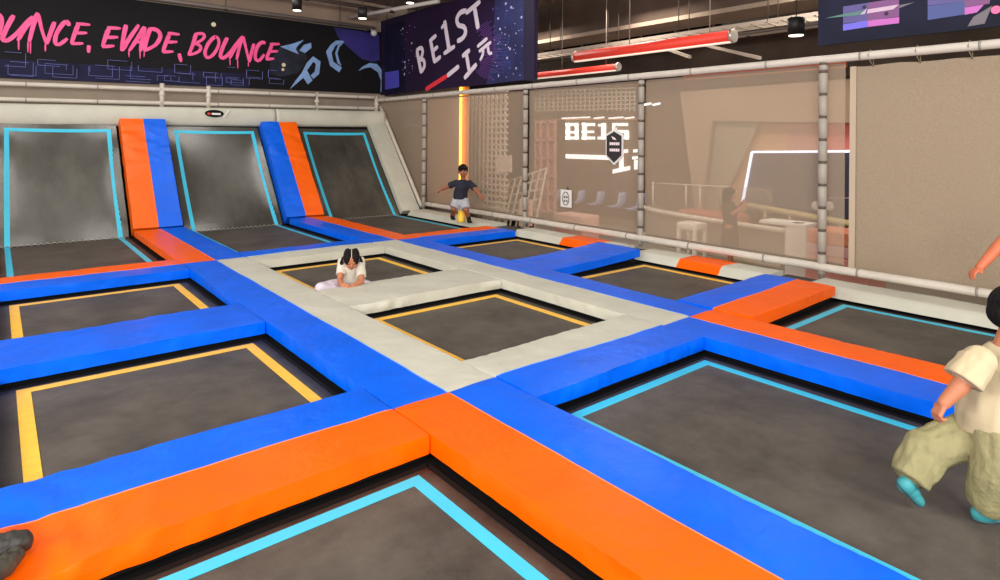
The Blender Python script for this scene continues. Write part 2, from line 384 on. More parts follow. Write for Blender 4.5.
# header pads along the top of the slope
for x0, x1, lab in ((-1.6, 5.02, 'pale grey header pad above the left and middle sloped trampolines, with a small logo'), (5.03, 8.02, 'pale grey header pad above the right sloped trampoline')):
    t = thing('header_pad', lab, 'safety pad', ((x0 + x1) / 2, 14.85, 2.07))
    vs = []; fs = []; n = int((x1 - x0) / 0.08)
    pr = [(14.96, 2.02), (14.72, 2.0), (14.66, 2.07), (14.66, 2.27), (14.70, 2.40), (14.76, 2.435), (15.02, 2.42), (15.04, 2.09)]
    for i in range(n + 1):
        x = x0 + (x1 - x0) * i / n
        for (y, z) in pr: vs.append((x, y + 0.006 * noise.noise(V((x * 2.5, z * 5, 3))), z + (x - 4.5) * 0.016 + 0.008 * noise.noise(V((x * 1.6, y * 3, 8)))))
    m = len(pr)
    for i in range(n):
        for j in range(m): fs.append((i * m + j, (i + 1) * m + j, (i + 1) * m + (j + 1) % m, i * m + (j + 1) % m))
    mb = MB(); mb.add(vs, fs, True); mb.add(vs[:m], [tuple(range(m))]); mb.add(vs[-m:], [tuple(reversed(range(m)))]); cv = mb.build('cover' if x0 < 0 else 'header_pad', WHITE, t if x0 < 0 else None)
    if x0 > 0: bpy.data.objects.remove(t); tag(cv, lab, 'safety pad')
    if x0 < 0:
        c = PY(214.5, 113.5, 14.64); mb = MB(); pts = []
        for j in range(28):
            a = 2 * math.pi * j / 28; pts.append(c + V((0.20 * math.cos(a), 0.010 * math.sin(a), 0.085 * math.sin(a))))
        mb.poly([p + V((0, 0.03, 0)) for p in pts], (0, -0.035, 0)); lg = mb.build('logo_patch', BLACK, t)
        mb = MB(); mb.box(c + V((-0.06, -0.010, -0.03)), c + V((0.13, -0.004, 0.012)))
        mb.build('logo_band', mat('print_white', (232, 228, 222), 0.6), lg)
        mb = MB(); mb.poly([c + V(q) for q in ((-0.17, -0.006, -0.01), (-0.10, -0.008, -0.045), (-0.08, -0.006, 0.0), (-0.13, -0.004, 0.025))], (0, -0.006, 0)); mb.build('logo_emblem', mat('print_red', (205, 50, 50), 0.6), lg)
        mb = MB(); mb.poly([c + V(q) for q in ((0.17, 0, -0.09), (0.30, 0, 0.10), (0.335, 0.0, 0.10), (0.20, 0, -0.10))], (0, -0.012, 0)); mb.build('logo_swoosh', mat('print_white', (232, 228, 222), 0.6), t)

# ------------------------------------------------------------------ frame under the pads, floor, walls
mb = MB()
for x0, xm, x1 in XV: mb.box((x0 + 0.07, YN, -0.9), (x1 - 0.07, 12.6, -0.135))
for y0, y1 in ((2.73, 3.59), (5.57, 6.40), (8.50, 9.36)): mb.box((-1.1, y0 + 0.07, -0.9), (7.9, y1 - 0.07, -0.136))
mb.box((7.62, YN, -0.9), (8.12, 12.9, -0.136)); mb.box((-1.1, YN - 0.1, -0.9), (7.9, YN + 0.08, -0.136))
struct('trim_platform_frame', mb, FRAME)
mb = MB(); mb.add([(-1.6, 13.0, -0.9), (-1.6, 14.80, 1.98), (-1.6, 15.45, 1.98), (-1.6, 15.45, -0.9), (7.98, 13.0, -0.9), (7.98, 14.80, 1.98), (7.98, 15.45, 1.98), (7.98, 15.45, -0.9)],
                  [(0, 1, 2, 3), (7, 6, 5, 4), (0, 4, 5, 1), (1, 5, 6, 2), (2, 6, 7, 3)])
struct('trim_slope_base', mb, FRAME)
FLOORM = mat('beige_floor', (168, 156, 140), 0.35, 0.5, var=0.05)
mb = MB(); mb.box((-6, -6, -1.0), (24, 24, -0.9)); struct('floor', mb, FLOORM)
CEILM = mat('brown_grey_ceiling', (104, 88, 76), 0.9, var=0.2, vscale=0.8)
mb = MB(); mb.box((-6, -6, 5.6), (24, 24, 5.75)); struct('ceiling', mb, CEILM)
WALLM = mat('beige_wall', (150, 136, 120), 0.9, var=0.05)
mb = MB(); mb.box((-6, 15.54, -0.9), (9.2, 15.7, 5.6)); struct('wall_back', mb, WALLM)
mb = MB(); mb.box((-6, 15.48, 4.84), (8.15, 15.54, 5.6)); struct('trim_bulkhead', mb, mat('bulkhead_tan', (150, 128, 110), 0.9, var=0.2, vscale=0.8))

# ------------------------------------------------------------------ net wall
def net_mat(name, rgb, alpha, sc=28, emis=0):
    m = bpy.data.materials.new(name); m.use_nodes = True; nt = m.node_tree; nt.nodes.clear()
    out = nt.nodes.new('ShaderNodeOutputMaterial'); mix = nt.nodes.new('ShaderNodeMixShader')
    tr = nt.nodes.new('ShaderNodeBsdfTransparent'); df = nt.nodes.new('ShaderNodeBsdfDiffuse'); tl = nt.nodes.new('ShaderNodeBsdfTranslucent'); m2 = nt.nodes.new('ShaderNodeMixShader')
    df.inputs['Color'].default_value = lin(rgb); tl.inputs['Color'].default_value = lin(rgb); m2.inputs[0].default_value = 0.35
    nt.links.new(df.outputs[0], m2.inputs[1]); nt.links.new(tl.outputs[0], m2.inputs[2])
    tc = nt.nodes.new('ShaderNodeTexCoord'); sep = nt.nodes.new('ShaderNodeSeparateXYZ'); nt.links.new(tc.outputs['Object'], sep.inputs[0])
    def wave(axis):
        a = nt.nodes.new('ShaderNodeMath'); a.operation = 'MULTIPLY'; a.inputs[1].default_value = sc * 2 * math.pi; nt.links.new(sep.outputs[axis], a.inputs[0])
        b = nt.nodes.new('ShaderNodeMath'); b.operation = 'SINE'; nt.links.new(a.outputs[0], b.inputs[0]); return b
    a = wave(1); b = wave(2)
    mx = nt.nodes.new('ShaderNodeMath'); mx.operation = 'MAXIMUM'; nt.links.new(a.outputs[0], mx.inputs[0]); nt.links.new(b.outputs[0], mx.inputs[1])
    mr = nt.nodes.new('ShaderNodeMapRange'); mr.inputs['From Min'].default_value = -1; mr.inputs['From Max'].default_value = 1
    mr.inputs['To Min'].default_value = alpha - 0.0; mr.inputs['To Max'].default_value = alpha; nt.links.new(mx.outputs[0], mr.inputs['Value'])
    nt.links.new(mr.outputs[0], mix.inputs[0]); nt.links.new(tr.outputs[0], mix.inputs[1]); nt.links.new(m2.outputs[0], mix.inputs[2]); nt.links.new(mix.outputs[0], out.inputs[0])
    return m
NET = net_mat('tan_net', (214, 192, 166), 0.45)
XN = 8.13; XR = 8.05
POSTS = [(12.76, 'slim net post at the foot of the sloped corner pad'), (8.95, 'net post just right of the orange light strip'), (6.06, 'net post just right of the white glowing letters'), (3.15, 'thick jointed net post in front of the dark screen with the white outline')]
PANELS = [(12.76, 15.35, 'tan net panel behind the sloped corner pad'), (8.95, 12.76, 'tan net panel behind the running boy'), (6.06, 8.95, 'tan net panel carrying the two small plaques'), (2.88, 6.06, 'tan net panel in front of the woman in a dark dress')]
for y0, y1, lab in PANELS:
    t = thing('safety_net', lab, 'net', (XN, (y0 + y1) / 2, 0.16))
    n = int((y1 - y0) / 0.3); vs = []; fs = []
    for i in range(n + 1):
        for j in range(9):
            y = y0 + 0.03 + (y1 - y0 - 0.06) * i / n; z = 0.17 + (2.74 - 0.17) * j / 8
            vs.append((XN + 0.02 * noise.noise(V((y * 0.8, z * 0.8, 2))), y, z))
    for i in range(n):
        for j in range(8): fs.append((i * 9 + j, (i + 1) * 9 + j, (i + 1) * 9 + j + 1, i * 9 + j + 1))
    mb = MB(); mb.add(vs, fs, True); mb.build('mesh_fabric', NET, t, fix=False)
    for a, b in (((XN, y0 + 0.05, 0.17), (XN, y1 - 0.05, 0.17)), ((XN, y0 + 0.05, 2.74), (XN, y1 - 0.05, 2.74))):
        mb = MB(); mb.beam(a, b, 0.012, 0.03); mb.build('hem', mat('net_hem', (128, 112, 96), 0.8), t)
for y, lab in POSTS:
    t = thing('net_post', lab, 'post', (XR, y, -0.12))
    mb = MB(); mb.tube([(XR, y, -0.12), (XR, y, 2.78)], 0.035, 12); mb.build('steel_core', TUBE, t)
    r = 0.056 if y < 4 else 0.052
    mb = MB(); mb2 = MB(); z = 0.02; step = 0.295
    while z < 2.72:
        z1 = min(z + step - 0.03, 2.75)
        mb = MB(); mb.lathe((XR, y, z), [(r - 0.012, 0), (r, 0.012), (r, z1 - z - 0.012), (r - 0.012, z1 - z)], 14); mb.build('foam_sleeve', TUBE, t)
        mb2 = MB(); mb2.lathe((XR, y, z1), [(r - 0.008, 0), (r - 0.008, 0.03)], 14); mb2.build('tape_band', mat('dark_band', (92, 80, 70), 0.7), t); z += step
    mb = MB(); mb.lathe((XR, y, -0.13), [(0.10, 0), (0.10, 0.015), (0.06, 0.03), (0.06, 0.09)], 14); mb.build('base_flange', TUBE, t)
def rail(name, lab, p, q, r, m, bands=True, cat='rail'):
    p = V(p); q = V(q); n = max(2, int((q - p).length / 0.25))
    pts = [p.lerp(q, i / n) + V((0, 0, 0.004 * noise.noise(V((i * 1.3, r, 0))))) for i in range(n + 1)]
    mb = MB(); mb.tube(pts, r, 14); t = mb.build(name, m); tag(t, lab, cat)
    if bands:
        d = (q - p).normalized(); L = (q - p).length; s = 0.6
        while s < L - 0.2:
            mb = MB(); c = p + d * s; mb.tube([c - d * 0.012, c + d * 0.012], r + 0.004, 14); s += 1.2; mb.build('joint_band', mat('band_grey', (150, 142, 132), 0.6), t)
    return t
rail('net_rail', 'long padded pale rail running along the top of the net', (XR, -1.5, 2.82), (XR, 15.3, 2.82), 0.052, RAILW)
rail('net_rail', 'long padded pale rail running along the foot of the net', (XR - 0.03, -1.5, 0.12), (XR - 0.03, 12.62, 0.12), 0.052, RAILW)
rail('slope_rail', 'pale rail climbing beside the sloped corner pad', (XR, 12.84, 0.02), (XR, 15.02, 2.62), 0.045, RAILW, False)
# opaque screen at right
SCREEN = mat('tan_screen_cloth', (158, 141, 119), 0.95, 0.1, var=0.10, vscale=60, bump=0.2, bscale=120)
t = thing('privacy_screen', 'large opaque tan screen covering the near end of the net', 'screen', (8.17, 0.7, 0.05))
vs = []; fs = []; n = 24
for k in (0, 1):
    for i in range(n + 1):
        for j in range(13):
            y = 2.86 - 4.4 * i / n; z = 0.05 + 2.66 * j / 12
            vs.append((8.17 + k * 0.008 + 0.012 * noise.noise(V((y, z * 0.7, 4))), y, z + (0.02 * noise.noise(V((y * 5, 0, 1))) if j == 12 else 0)))
N = (n + 1) * 13
for k in (0, 1):
    for i in range(n):
        for j in range(12):
            q = (k * N + i * 13 + j, k * N + (i + 1) * 13 + j, k * N + (i + 1) * 13 + j + 1, k * N + i * 13 + j + 1); fs.append(q if k else q[::-1])
mb = MB(); mb.add(vs, fs, True); mb.build('cloth', SCREEN, t, fix=False)
mb = MB(); mb.box((8.145, 2.79, 0.05), (8.155, 2.862, 2.71)); mb.build('side_hem', mat('tan_hem', (186, 168, 144), 0.9), t)
for k in range(9):
    y = 2.6 - k * 0.5; mb = MB(); mb.tube([(8.172, y, 2.70), (8.15, y, 2.86), (8.05, y, 2.885), (7.985, y, 2.82), (8.05, y, 2.755), (8.165, y, 2.69)], 0.006, 6); mb.build('hanging_tie', SCREEN, t)

# plaques hanging on the net
t = thing('plaque', 'black six-sided plaque with white edge hanging on the net', 'sign', (XN - 0.06, 6.64, 1.34))
def yz(pts, x): return [(x, y, z) for y, z in pts]
hexa = [(6.64, 1.94), (6.83, 1.85), (6.83, 1.46), (6.64, 1.31), (6.45, 1.46), (6.45, 1.85)]
sc_ = lambda k: [(6.64 + (y - 6.64) * k, 1.63 + (z - 1.63) * k) for y, z in hexa]
mb = MB(); mb.poly(yz(hexa, XN - 0.07), (0.02, 0, 0)); mb.build('border_plate', mat('plaque_white', (226, 222, 214), 0.5), t)
mb = MB(); mb.poly(yz(sc_(0.86), XN - 0.078), (0.008, 0, 0)); fc = mb.build('face', mat('plaque_black', (44, 38, 38), 0.5), t)
PT = mat('plaque_text', (240, 225, 222), 0.5)
for z in (1.66, 1.55):
    mb = MB()
    for k in range(5):
        y = 6.64 + 0.092 - k * 0.045; mb.box((XN - 0.082, y - 0.036, z), (XN - 0.079, y, z + 0.05))
    mb.box((XN - 0.0805, 6.64 - 0.12, z + 0.02), (XN - 0.079, 6.64 + 0.092, z + 0.03)); mb.build('text_row', PT, fc)
mb = MB(); mb.poly(yz([(6.70, 1.82), (6.62, 1.79), (6.58, 1.75), (6.66, 1.76)], XN - 0.082), (0.003, 0, 0)); mb.build('emblem', PT, fc)
mb = MB(); mb.tube([(XN - 0.06, 6.64, 1.93), (XN - 0.02, 6.64, 2.0), (XN + 0.01, 6.64, 1.95)], 0.006, 6); mb.build('hanging_loop', SPRING, t)
t = thing('plaque', 'small white upright plaque with a dark looped mark, hanging low on the net', 'sign', (XN - 0.06, 7.80, 0.47))
mb = MB(); mb.bbox((XN - 0.07, 7.66, 0.47), (XN - 0.055, 7.94, 0.80), 0.004); mb.build('face', mat('plaque_white', (226, 222, 214), 0.5), t)
mb = MB(); oct_ = [(7.80 + 0.085 * math.cos(a) , 0.635 + 0.13 * math.sin(a)) for a in [math.pi * (k + .5) / 4 for k in range(8)]]
for a, b in zip(oct_, oct_[1:] + oct_[:1]): mb.beam((XN - 0.073, *a), (XN - 0.073, *b), 0.014, 0.006, V((1, 0, 0)))
for y in (7.77, 7.83):
    for z in (0.585, 0.66): mb.box((XN - 0.076, y - 0.018, z - 0.016), (XN - 0.071, y + 0.018, z + 0.022))
mb.build('emblem', mat('plaque_mark', (90, 84, 78), 0.6), t)
mb = MB(); mb.tube([(XN - 0.06, 7.80, 0.79), (XN - 0.02, 7.80, 0.85), (XN + 0.01, 7.80, 0.80)], 0.006, 6); mb.build('hanging_loop', SPRING, t)

# ------------------------------------------------------------------ rails and deck above the slope
rail('deck_rail', 'lower pale rail along the deck above the sloped trampolines', (-1.6, 15.12, 2.43), (8.0, 15.12, 2.58), 0.045, RAILW)
rail('deck_rail', 'upper pale rail along the deck above the sloped trampolines', (-1.6, 15.12, 2.74), (8.0, 15.12, 2.89), 0.045, RAILW)
for x, lab in ((PY(162, 90, 15.12).x, 'short deck rail post above the left divider'), (PY(208.5, 90, 15.12).x, 'short jointed deck rail post above the small logo'), (7.97, 'short deck rail post at the corner of the net'), (PY(317, 90, 15.12).x, 'thin deck rail post above the right sloped trampoline')):
    mb = MB(); mb.tube([(x, 15.12, 2.36), (x, 15.12, 2.94)], 0.05 if abs(x - 6) > 0.7 else 0.03, 12); mb.lathe((x, 15.12, 2.66), [(0.05, 0), (0.062, 0.015), (0.062, 0.07), (0.05, 0.085)], 12)
    tag(mb.build('rail_post', RAILW), lab, 'post')
mb = MB(); mb.box((-1.6, 15.05, 1.99), (7.98, 15.45, 2.36)); struct('trim_deck', mb, mat('deck_top', (120, 96, 76), 0.8, var=0.35, vscale=1.5))

# ------------------------------------------------------------------ banners
YW = 15.45
def w1(u, v): return PY(u, v, YW)
def w2(u, v): return PX(u, v, 8.30)
def w3(u, v): return PX(u, v, 8.20)
def zoomer(f, ox, oy, k): return lambda p: f(ox + p[0] / k, oy + p[1] / k)
STK = [0]
def stroke(mb, pts, w, off, taper=0.75, plane='y'):
    """a brush stroke: a ribbon with a rounded start and a thinner end, lying in the banner's plane"""
    pts = [V(p) for p in pts]
    dense = []
    for a, b in zip(pts, pts[1:]):
        k = max(2, int((b - a).length / 0.06))
        dense += [a.lerp(b, i / k) for i in range(k)]
    dense.append(pts[-1]); sm = dense[:]
    for it in range(2):
        sm = [sm[0]] + [(sm[i - 1] + sm[i] * 2 + sm[i + 1]) / 4 for i in range(1, len(sm) - 1)] + [sm[-1]]
    n = len(sm); nrm = V((0, 1, 0)) if plane == 'y' else V((1, 0, 0)); L = []; R_ = []
    for i, p in enumerate(sm):
        d = (sm[min(i + 1, n - 1)] - sm[max(i - 1, 0)]); d = d.normalized() if d.length > 0 else V((0, 0, 1)); s = d.cross(nrm).normalized()
        k = w / 2 * (1 - (1 - taper) * i / (n - 1)) * (1 + 0.10 * noise.noise(V((i * 0.7, w * 50, pts[0].x))))
        if i == 0 or i == n - 1: k *= 0.7
        L.append(p + s * k); R_.append(p - s * k)
    STK[0] += 1; lift = -nrm * (0.0009 * (STK[0] % 12)); L = [p + lift for p in L]; R_ = [p + lift for p in R_]
    off = V(off); vs = []; fs = []
    for a, b in zip(L, R_): vs += [a, b, a + off, b + off]
    for i in range(n - 1):
        o = i * 4; q = o + 4
        fs += [(o, o + 1, q + 1, q), (o + 2, q + 2, q + 3, o + 3), (o, q, q + 2, o + 2), (o + 1, o + 3, q + 3, q + 1)]
    fs += [(0, 2, 3, 1), ((n - 1) * 4, (n - 1) * 4 + 1, (n - 1) * 4 + 3, (n - 1) * 4 + 2)]
    mb.add(vs, fs)
b1 = thing('banner', 'long black graffiti banner with pink brush lettering across the back wall', 'banner', (3.5, YW, 2.95))
mb = MB(); mb.poly([(-2.5, YW, 2.86), (8.29, YW, 3.03), (8.29, YW, 4.80), (-2.5, YW, 4.80)], (0, 0.05, 0)); mb.build('panel', mat('banner_black', (9, 7, 10), 0.7, 0.25, var=0.5, vscale=1.2), b1)
mb = MB()
mb.poly([(-2.5, YW - 0.006, 2.86), (4.6, YW - 0.006, 2.97), (4.6, YW - 0.006, 3.32), (-2.5, YW - 0.006, 3.25)], (0, 0.005, 0)); mb.build('lower_stripe', mat('banner_navy', (20, 20, 50), 0.7, 0.25, var=0.4, vscale=3), b1)
mb = MB(); rnd = random.Random(4)
for x_, zlo, zhi in ((-2.2, 2.97, 3.06), (-2.05, 3.10, 3.20), (-1.9, 2.93, 2.98)):
    x = x_
    while x < 5.2:
        h = rnd.choice([0.12, 0.2, 0.28]); wd = rnd.uniform(0.22, 0.5); zb = rnd.uniform(zlo, zhi) + x * 0.016
        for a, b in (((x, zb), (x, zb + h)), ((x, zb), (x + wd, zb)), ((x + wd, zb), (x + wd, zb + h)), ((x, zb + h), (x + wd * 0.8, zb + h))):
            if rnd.random() < 0.7: mb.beam((a[0], YW - 0.009, a[1]), (b[0], YW - 0.009, b[1]), 0.006, 0.018 if rnd.random() < 0.7 else 0.06, V((0, 1, 0)))
        x += wd + rnd.uniform(0.1, 0.35)
mb.build('circuit_print', mat('print_lavender', (112, 118, 190), 0.6), b1)
mb = MB(); x = -2.2
while x < 5.6:
    z = rnd.uniform(3.4, 4.1); mb.beam((x, YW - 0.004, z), (x, YW - 0.004, z + rnd.uniform(0.3, 0.6)), 0.006, 0.014, V((0, 1, 0)))
    if rnd.random() < 0.6: mb.beam((x, YW - 0.004, z), (x + rnd.uniform(0.2, 0.6), YW - 0.004, z), 0.006, 0.012, V((0, 1, 0)))
    x += rnd.uniform(0.25, 0.5)
mb.build('faint_grid_print', mat('print_faint', (36, 34, 60), 0.7, 0.2), b1)
mbL = MB(); pk = 0
def word(ox, strokes, w=29, f=6.445, ymul=1):
    g = zoomer(w1, ox, 0, f)
    for s in strokes:
        ww = w
        if isinstance(s[0], (int, float)): ww = s[0]; s = s[1:]
        d = [g(p) for p in s]; c = d[0]
        stroke(mbL, [p + V((0, -0.012, 0)) for p in d], ww / f * (PY(ox, 50, YW) - CAM).dot(CF) / FPX, (0, 0.012, 0))
word(0, [[(-30, 85), (0, 95), (14, 130), (8, 170), (-20, 240)], [(88, 98), (50, 165), (14, 240), (18, 266), (50, 266), (110, 215), (165, 150), (212, 105)], [(200, 125), (150, 200), (115, 262)], [10, (120, 255), (120, 322)],
         [(243, 82), (215, 160), (188, 270)], [22, (246, 90), (268, 190), (300, 286)], [(352, 142), (320, 225), (302, 285)], [9, (180, 270), (180, 338)], [9, (196, 270), (196, 346)], [12, (292, 285), (292, 332)],
         [(445, 168), (436, 130), (405, 150), (360, 220), (350, 280), (375, 298), (434, 248)], [24, (490, 152), (582, 160)], [(505, 155), (478, 225), (460, 282)], [24, (478, 214), (562, 212)], [24, (458, 282), (537, 280)], [26, (572, 292), (572, 312), (570, 340)]])
word(90, [[24, (110, 178), (198, 184)], [(122, 182), (98, 240), (80, 302)], [24, (100, 242), (182, 240)], [24, (78, 302), (157, 296)], [(232, 160), (214, 240), (203, 330)], [(203, 328), (255, 245), (314, 160)],
          [(352, 172), (305, 250), (252, 328)], [(352, 172), (338, 250), (324, 332)], [20, (292, 274), (348, 268)], [(388, 180), (365, 250), (348, 328)], [(385, 185), (440, 188), (460, 232), (425, 292), (350, 328)],
          [24, (500, 214), (577, 222)], [(512, 220), (486, 280), (468, 338)], [24, (492, 272), (562, 270)], [24, (468, 336), (537, 332)], [26, (573, 345), (580, 370), (586, 400)], [9, (250, 325), (251, 368)], [9, (321, 330), (322, 378)], [9, (350, 325), (347, 368)]])
word(180, [[(104, 215), (82, 290), (54, 358)], [22, (100, 218), (162, 214), (156, 250), (96, 282)], [22, (96, 282), (142, 292), (130, 332), (58, 356)], [24, (228, 232), (186, 270), (154, 340), (170, 382), (215, 355), (252, 290), (252, 246), (226, 232)],
           [(304, 242), (272, 310), (254, 368), (276, 382), (318, 345), (372, 270), (404, 236)], [22, (376, 265), (342, 335), (318, 378)], [24, (402, 232), (382, 300), (364, 384)], [20, (406, 235), (426, 320), (446, 402)], [24, (476, 282), (460, 335), (446, 402)],
           [(548, 282), (530, 264), (500, 292), (480, 350), (486, 396), (512, 394), (542, 350)], [24, (578, 286), (642, 284)], [(592, 288), (572, 335), (554, 382)], [22, (568, 332), (632, 330)], [24, (552, 382), (606, 378)], [8, (321, 375), (322, 422)], [8, (370, 385), (372, 442)], [8, (440, 400), (440, 430)]], w=26)
mbL.build('slogan', mat('print_pink', (255, 84, 148), 0.55, var=0.18, vscale=5), b1)
g = zoomer(w1, 270, 0, 5.47)
def flat(pts, name, m, parent, gg, off, thick):
    for pp in pts:
        mb = MB(); mb.poly([gg(p) + V(off) for p in pp], thick); mb.build(name, m, parent)
flat([[(350, 150), (430, 162), (540, 178), (590, 190), (596, 200), (600, 330), (560, 338), (500, 322), (440, 270), (400, 232), (372, 205)]], 'indigo_print', mat('print_indigo', (44, 36, 112), 0.55, var=0.3, vscale=2), b1, g, (0, -0.006, 0), (0, 0.005, 0))
flat([[(0, 330), (60, 250), (190, 270), (205, 330), (150, 400), (60, 420), (0, 400)]], 'grey_smoke_print', mat('print_smoke', (36, 38, 50), 0.7, 0.2, var=0.5, vscale=3), b1, g, (0, -0.004, 0), (0, 0.003, 0))
claws = [[(55, 255), (120, 240), (185, 218), (150, 252), (140, 268), (156, 296), (110, 278)], [(160, 276), (185, 245), (224, 234), (226, 262), (190, 290)],
         [(235, 308), (276, 336), (268, 405), (236, 432), (222, 412), (244, 392), (250, 350), (236, 338), (202, 385), (232, 440), (206, 462), (182, 425), (108, 488), (140, 440), (172, 400), (200, 345)],
         [(400, 222), (360, 222), (332, 244), (306, 282), (328, 360), (378, 396), (392, 370), (346, 338), (336, 288), (358, 248), (404, 234)],
         [(400, 238), (372, 246), (356, 290), (368, 345), (390, 362), (378, 330), (368, 292), (380, 256)],
         [(482, 388), (508, 362), (545, 345), (584, 350), (612, 385), (626, 440), (622, 475), (604, 506), (606, 440), (590, 396), (550, 368), (515, 374)]]
flat(claws, 'claw_print', mat('print_sky', (126, 160, 208), 0.55, var=0.15, vscale=4), b1, g, (0, -0.010, 0), (0, 0.006, 0))
mb = MB()
for (u, v, r) in ((74, 355, 0.05), (70, 381, 0.035), (275 * 0 - 40, 0, 0)):
    if r: mb.lathe(g((u, v)) + V((0, -0.004, 0)), [(r, 0), (r, 0.008)], 14, V((0, -1, 0)))
mb.lathe(PY(213.5, 24.5, YW) + V((0, -0.004, 0)), [(0.055, 0), (0.055, 0.008)], 14, V((0, -1, 0)))
mb.build('dot_print', mat('print_cream', (215, 205, 170), 0.6), b1)

b2 = thing('banner', 'tilted-text purple banner reading BE1ST, hung above the net by the corner', 'banner', (8.30, 11.8, 2.99))
mb = MB(); mb.box((8.30, PX(536, 60, 8.30).y, 2.99), (8.35, 15.5, 5.12)); mb.build('panel', mat('banner_plum', (34, 17, 48), 0.7, 0.25, var=0.2, vscale=1.0), b2)
for y in (9.2, 11.4, 13.6, 15.2): mb = MB(); mb.tube([(8.325, y, 5.10), (8.325, y, 5.6)], 0.010, 6); mb.build('hanger_cable', SPRING, b2)
g2 = zoomer(w2, 390, 0, 5.8)
O2 = V((-0.008, 0, 0)); T2 = (0.006, 0, 0)
flat([[(-30, 140), (80, 120), (95, 530), (-30, 560)]], 'dark_blue_print', mat('print_darkblue', (16, 14, 40), 0.7, 0.2, var=0.5, vscale=2), b2, g2, (-0.004, 0, 0), (0.003, 0, 0))
flat([[(610, -30), (778, -30), (778, 462), (560, 490), (600, 300)]], 'blue_print', mat('print_deepblue', (38, 42, 92), 0.55, var=0.4, vscale=2), b2, g2, (-0.004, 0, 0), (0.003, 0, 0))
flat([[(780, -40), (838, -40), (838, 470), (780, 466)]], 'plum_edge_print', mat('print_darkplum', (34, 26, 56), 0.55), b2, g2, (-0.004, 0, 0), (0.003, 0, 0))
flat([[(-28, 420), (52, 408), (54, 505), (-28, 520)]], 'lavender_block_print', mat('print_violetblue', (74, 72, 178), 0.55), b2, g2, (-0.006, 0, 0), (0.003, 0, 0))
mb = MB(); rnd = random.Random(9)
for k in range(34):                                                          # radiating purple rays
    a = math.radians(-38 + k * 2.35); c = (330, 250)
    r0 = 215 + rnd.uniform(-10, 20); r1 = r0 + rnd.uniform(60, 120)
    p = [(c[0] + r0 * math.cos(a), c[1] + r0 * math.sin(a) * 0.9 + 40), (c[0] + r1 * math.cos(a), c[1] + r1 * math.sin(a) * 0.9 + 40)]
    mb.beam(g2(p[0]) + V((-0.006, 0, 0)), g2(p[1]) + V((-0.006, 0, 0)), 0.012, 0.005, V((1, 0, 0)))
mb.build('ray_print', mat('print_violet', (104, 62, 138), 0.55), b2)
mb = MB(); mb2 = MB()
for k in range(90):
    if k % 3: u, v = rnd.uniform(590, 770), rnd.uniform(20, 450)
    else: u, v = rnd.uniform(60, 150), rnd.uniform(150, 440)
    r = rnd.choice([0.012, 0.018, 0.03]); m_ = mb if rnd.random() < 0.6 else mb2
    m_.lathe(g2((u, v)) + V((-0.006, 0, 0)), [(r, 0), (r, 0.004)], 8, V((-1, 0, 0)))
for k in range(12):
    for j in range(7):
        u = 625 + j * 11 - k * 3; v = 200 + k * 20
        mb2.lathe(g2((u, v)) + V((-0.006, 0, 0)), [(0.016, 0), (0.016, 0.004)], 8, V((-1, 0, 0)))
mb.build('speck_print', mat('print_pale_lilac', (190, 180, 220), 0.55), b2)['kind'] = 'stuff'; mb2.build('dark_dot_print', mat('print_dot', (66, 74, 140), 0.55), b2)['kind'] = 'stuff'
mb = MB()
def s2(w, *pts): stroke(mb, [g2(p) + V((-0.014, 0, 0)) for p in pts], w * 1.3 / 5.8 * 0.0215, (0.008, 0, 0), 1.0, 'x')
s2(25, (158, 292), (184, 424)); s2(22, (156, 292), (188, 272), (196, 300), (186, 335), (172, 348)); s2(22, (172, 348), (200, 342), (206, 385), (184, 420))
s2(25, (238, 232), (262, 362)); s2(22, (232, 240), (272, 205)); s2(22, (248, 300), (282, 270)); s2(22, (258, 362), (298, 328))
s2(28, (318, 120), (346, 298)); s2(20, (300, 165), (318, 140)); s2(22, (314, 312), (378, 268))
s2(25, (446, 60), (408, 72), (386, 110), (398, 152), (432, 150), (446, 182), (428, 222), (392, 240))
s2(24, (442, 78), (526, 8)); s2(27, (492, 38), (514, 168))
s2(24, (422, 328), (466, 290)); s2(24, (446, 312), (462, 410)); s2(24, (434, 455), (506, 372))
s2(18, (510, 272), (568, 222)); s2(18, (520, 300), (590, 244)); s2(17, (545, 285), (545, 320), (526, 350)); s2(17, (570, 265), (574, 318), (594, 306))
s2(24, (332, 442), (402, 384))
mb.build('lettering', mat('print_letter_white', (228, 214, 226), 0.5), b2)
mb = MB(); s2(24, (208, 520), (334, 440)); mb.build('red_dash', mat('print_letter_red', (232, 52, 62), 0.5), b2)

b3 = thing('banner', 'dark navy banner with lilac and pink colour blocks above the tan screen', 'banner', (8.20, 0.5, 3.02))
mb = MB(); mb.box((8.20, -2.5, 3.03), (8.25, PX(818, 30, 8.20).y, 5.0)); mb.build('panel', mat('banner_ink', (26, 28, 48), 0.7, 0.25, var=0.3, vscale=2), b3)
for y in (-1.5, 0.7, 2.9): mb = MB(); mb.tube([(8.225, y, 4.98), (8.225, y, 5.6)], 0.010, 6); mb.build('hanger_cable', SPRING, b3)
g3 = zoomer(w3, 810, 0, 5.263)
def f3(nm, rgb, *pp, o=-0.006): flat(list(pp), nm, mat(nm + '_ink', rgb, 0.55, var=0.08), b3, g3, (o, 0, 0), (0.004, 0, 0))
f3('slate_lilac_block', (92, 84, 140), [(175, 35), (305, 15), (305, 110), (175, 128)], [(620, -20), (815, -40), (815, 8), (620, 30)])
f3('mauve_block', (126, 78, 128), [(305, 15), (470, -10), (470, 90), (305, 110)], [(815, -40), (960, -60), (945, 20), (815, 38)])
f3('violet_stripe', (116, 108, 222), [(175, 126), (305, 108), (305, 142), (175, 162)])
f3('pink_stripe', (196, 104, 186), [(305, 108), (470, 88), (470, 122), (305, 142)], [(815, 40), (916, 25), (880, 65), (815, 78)])
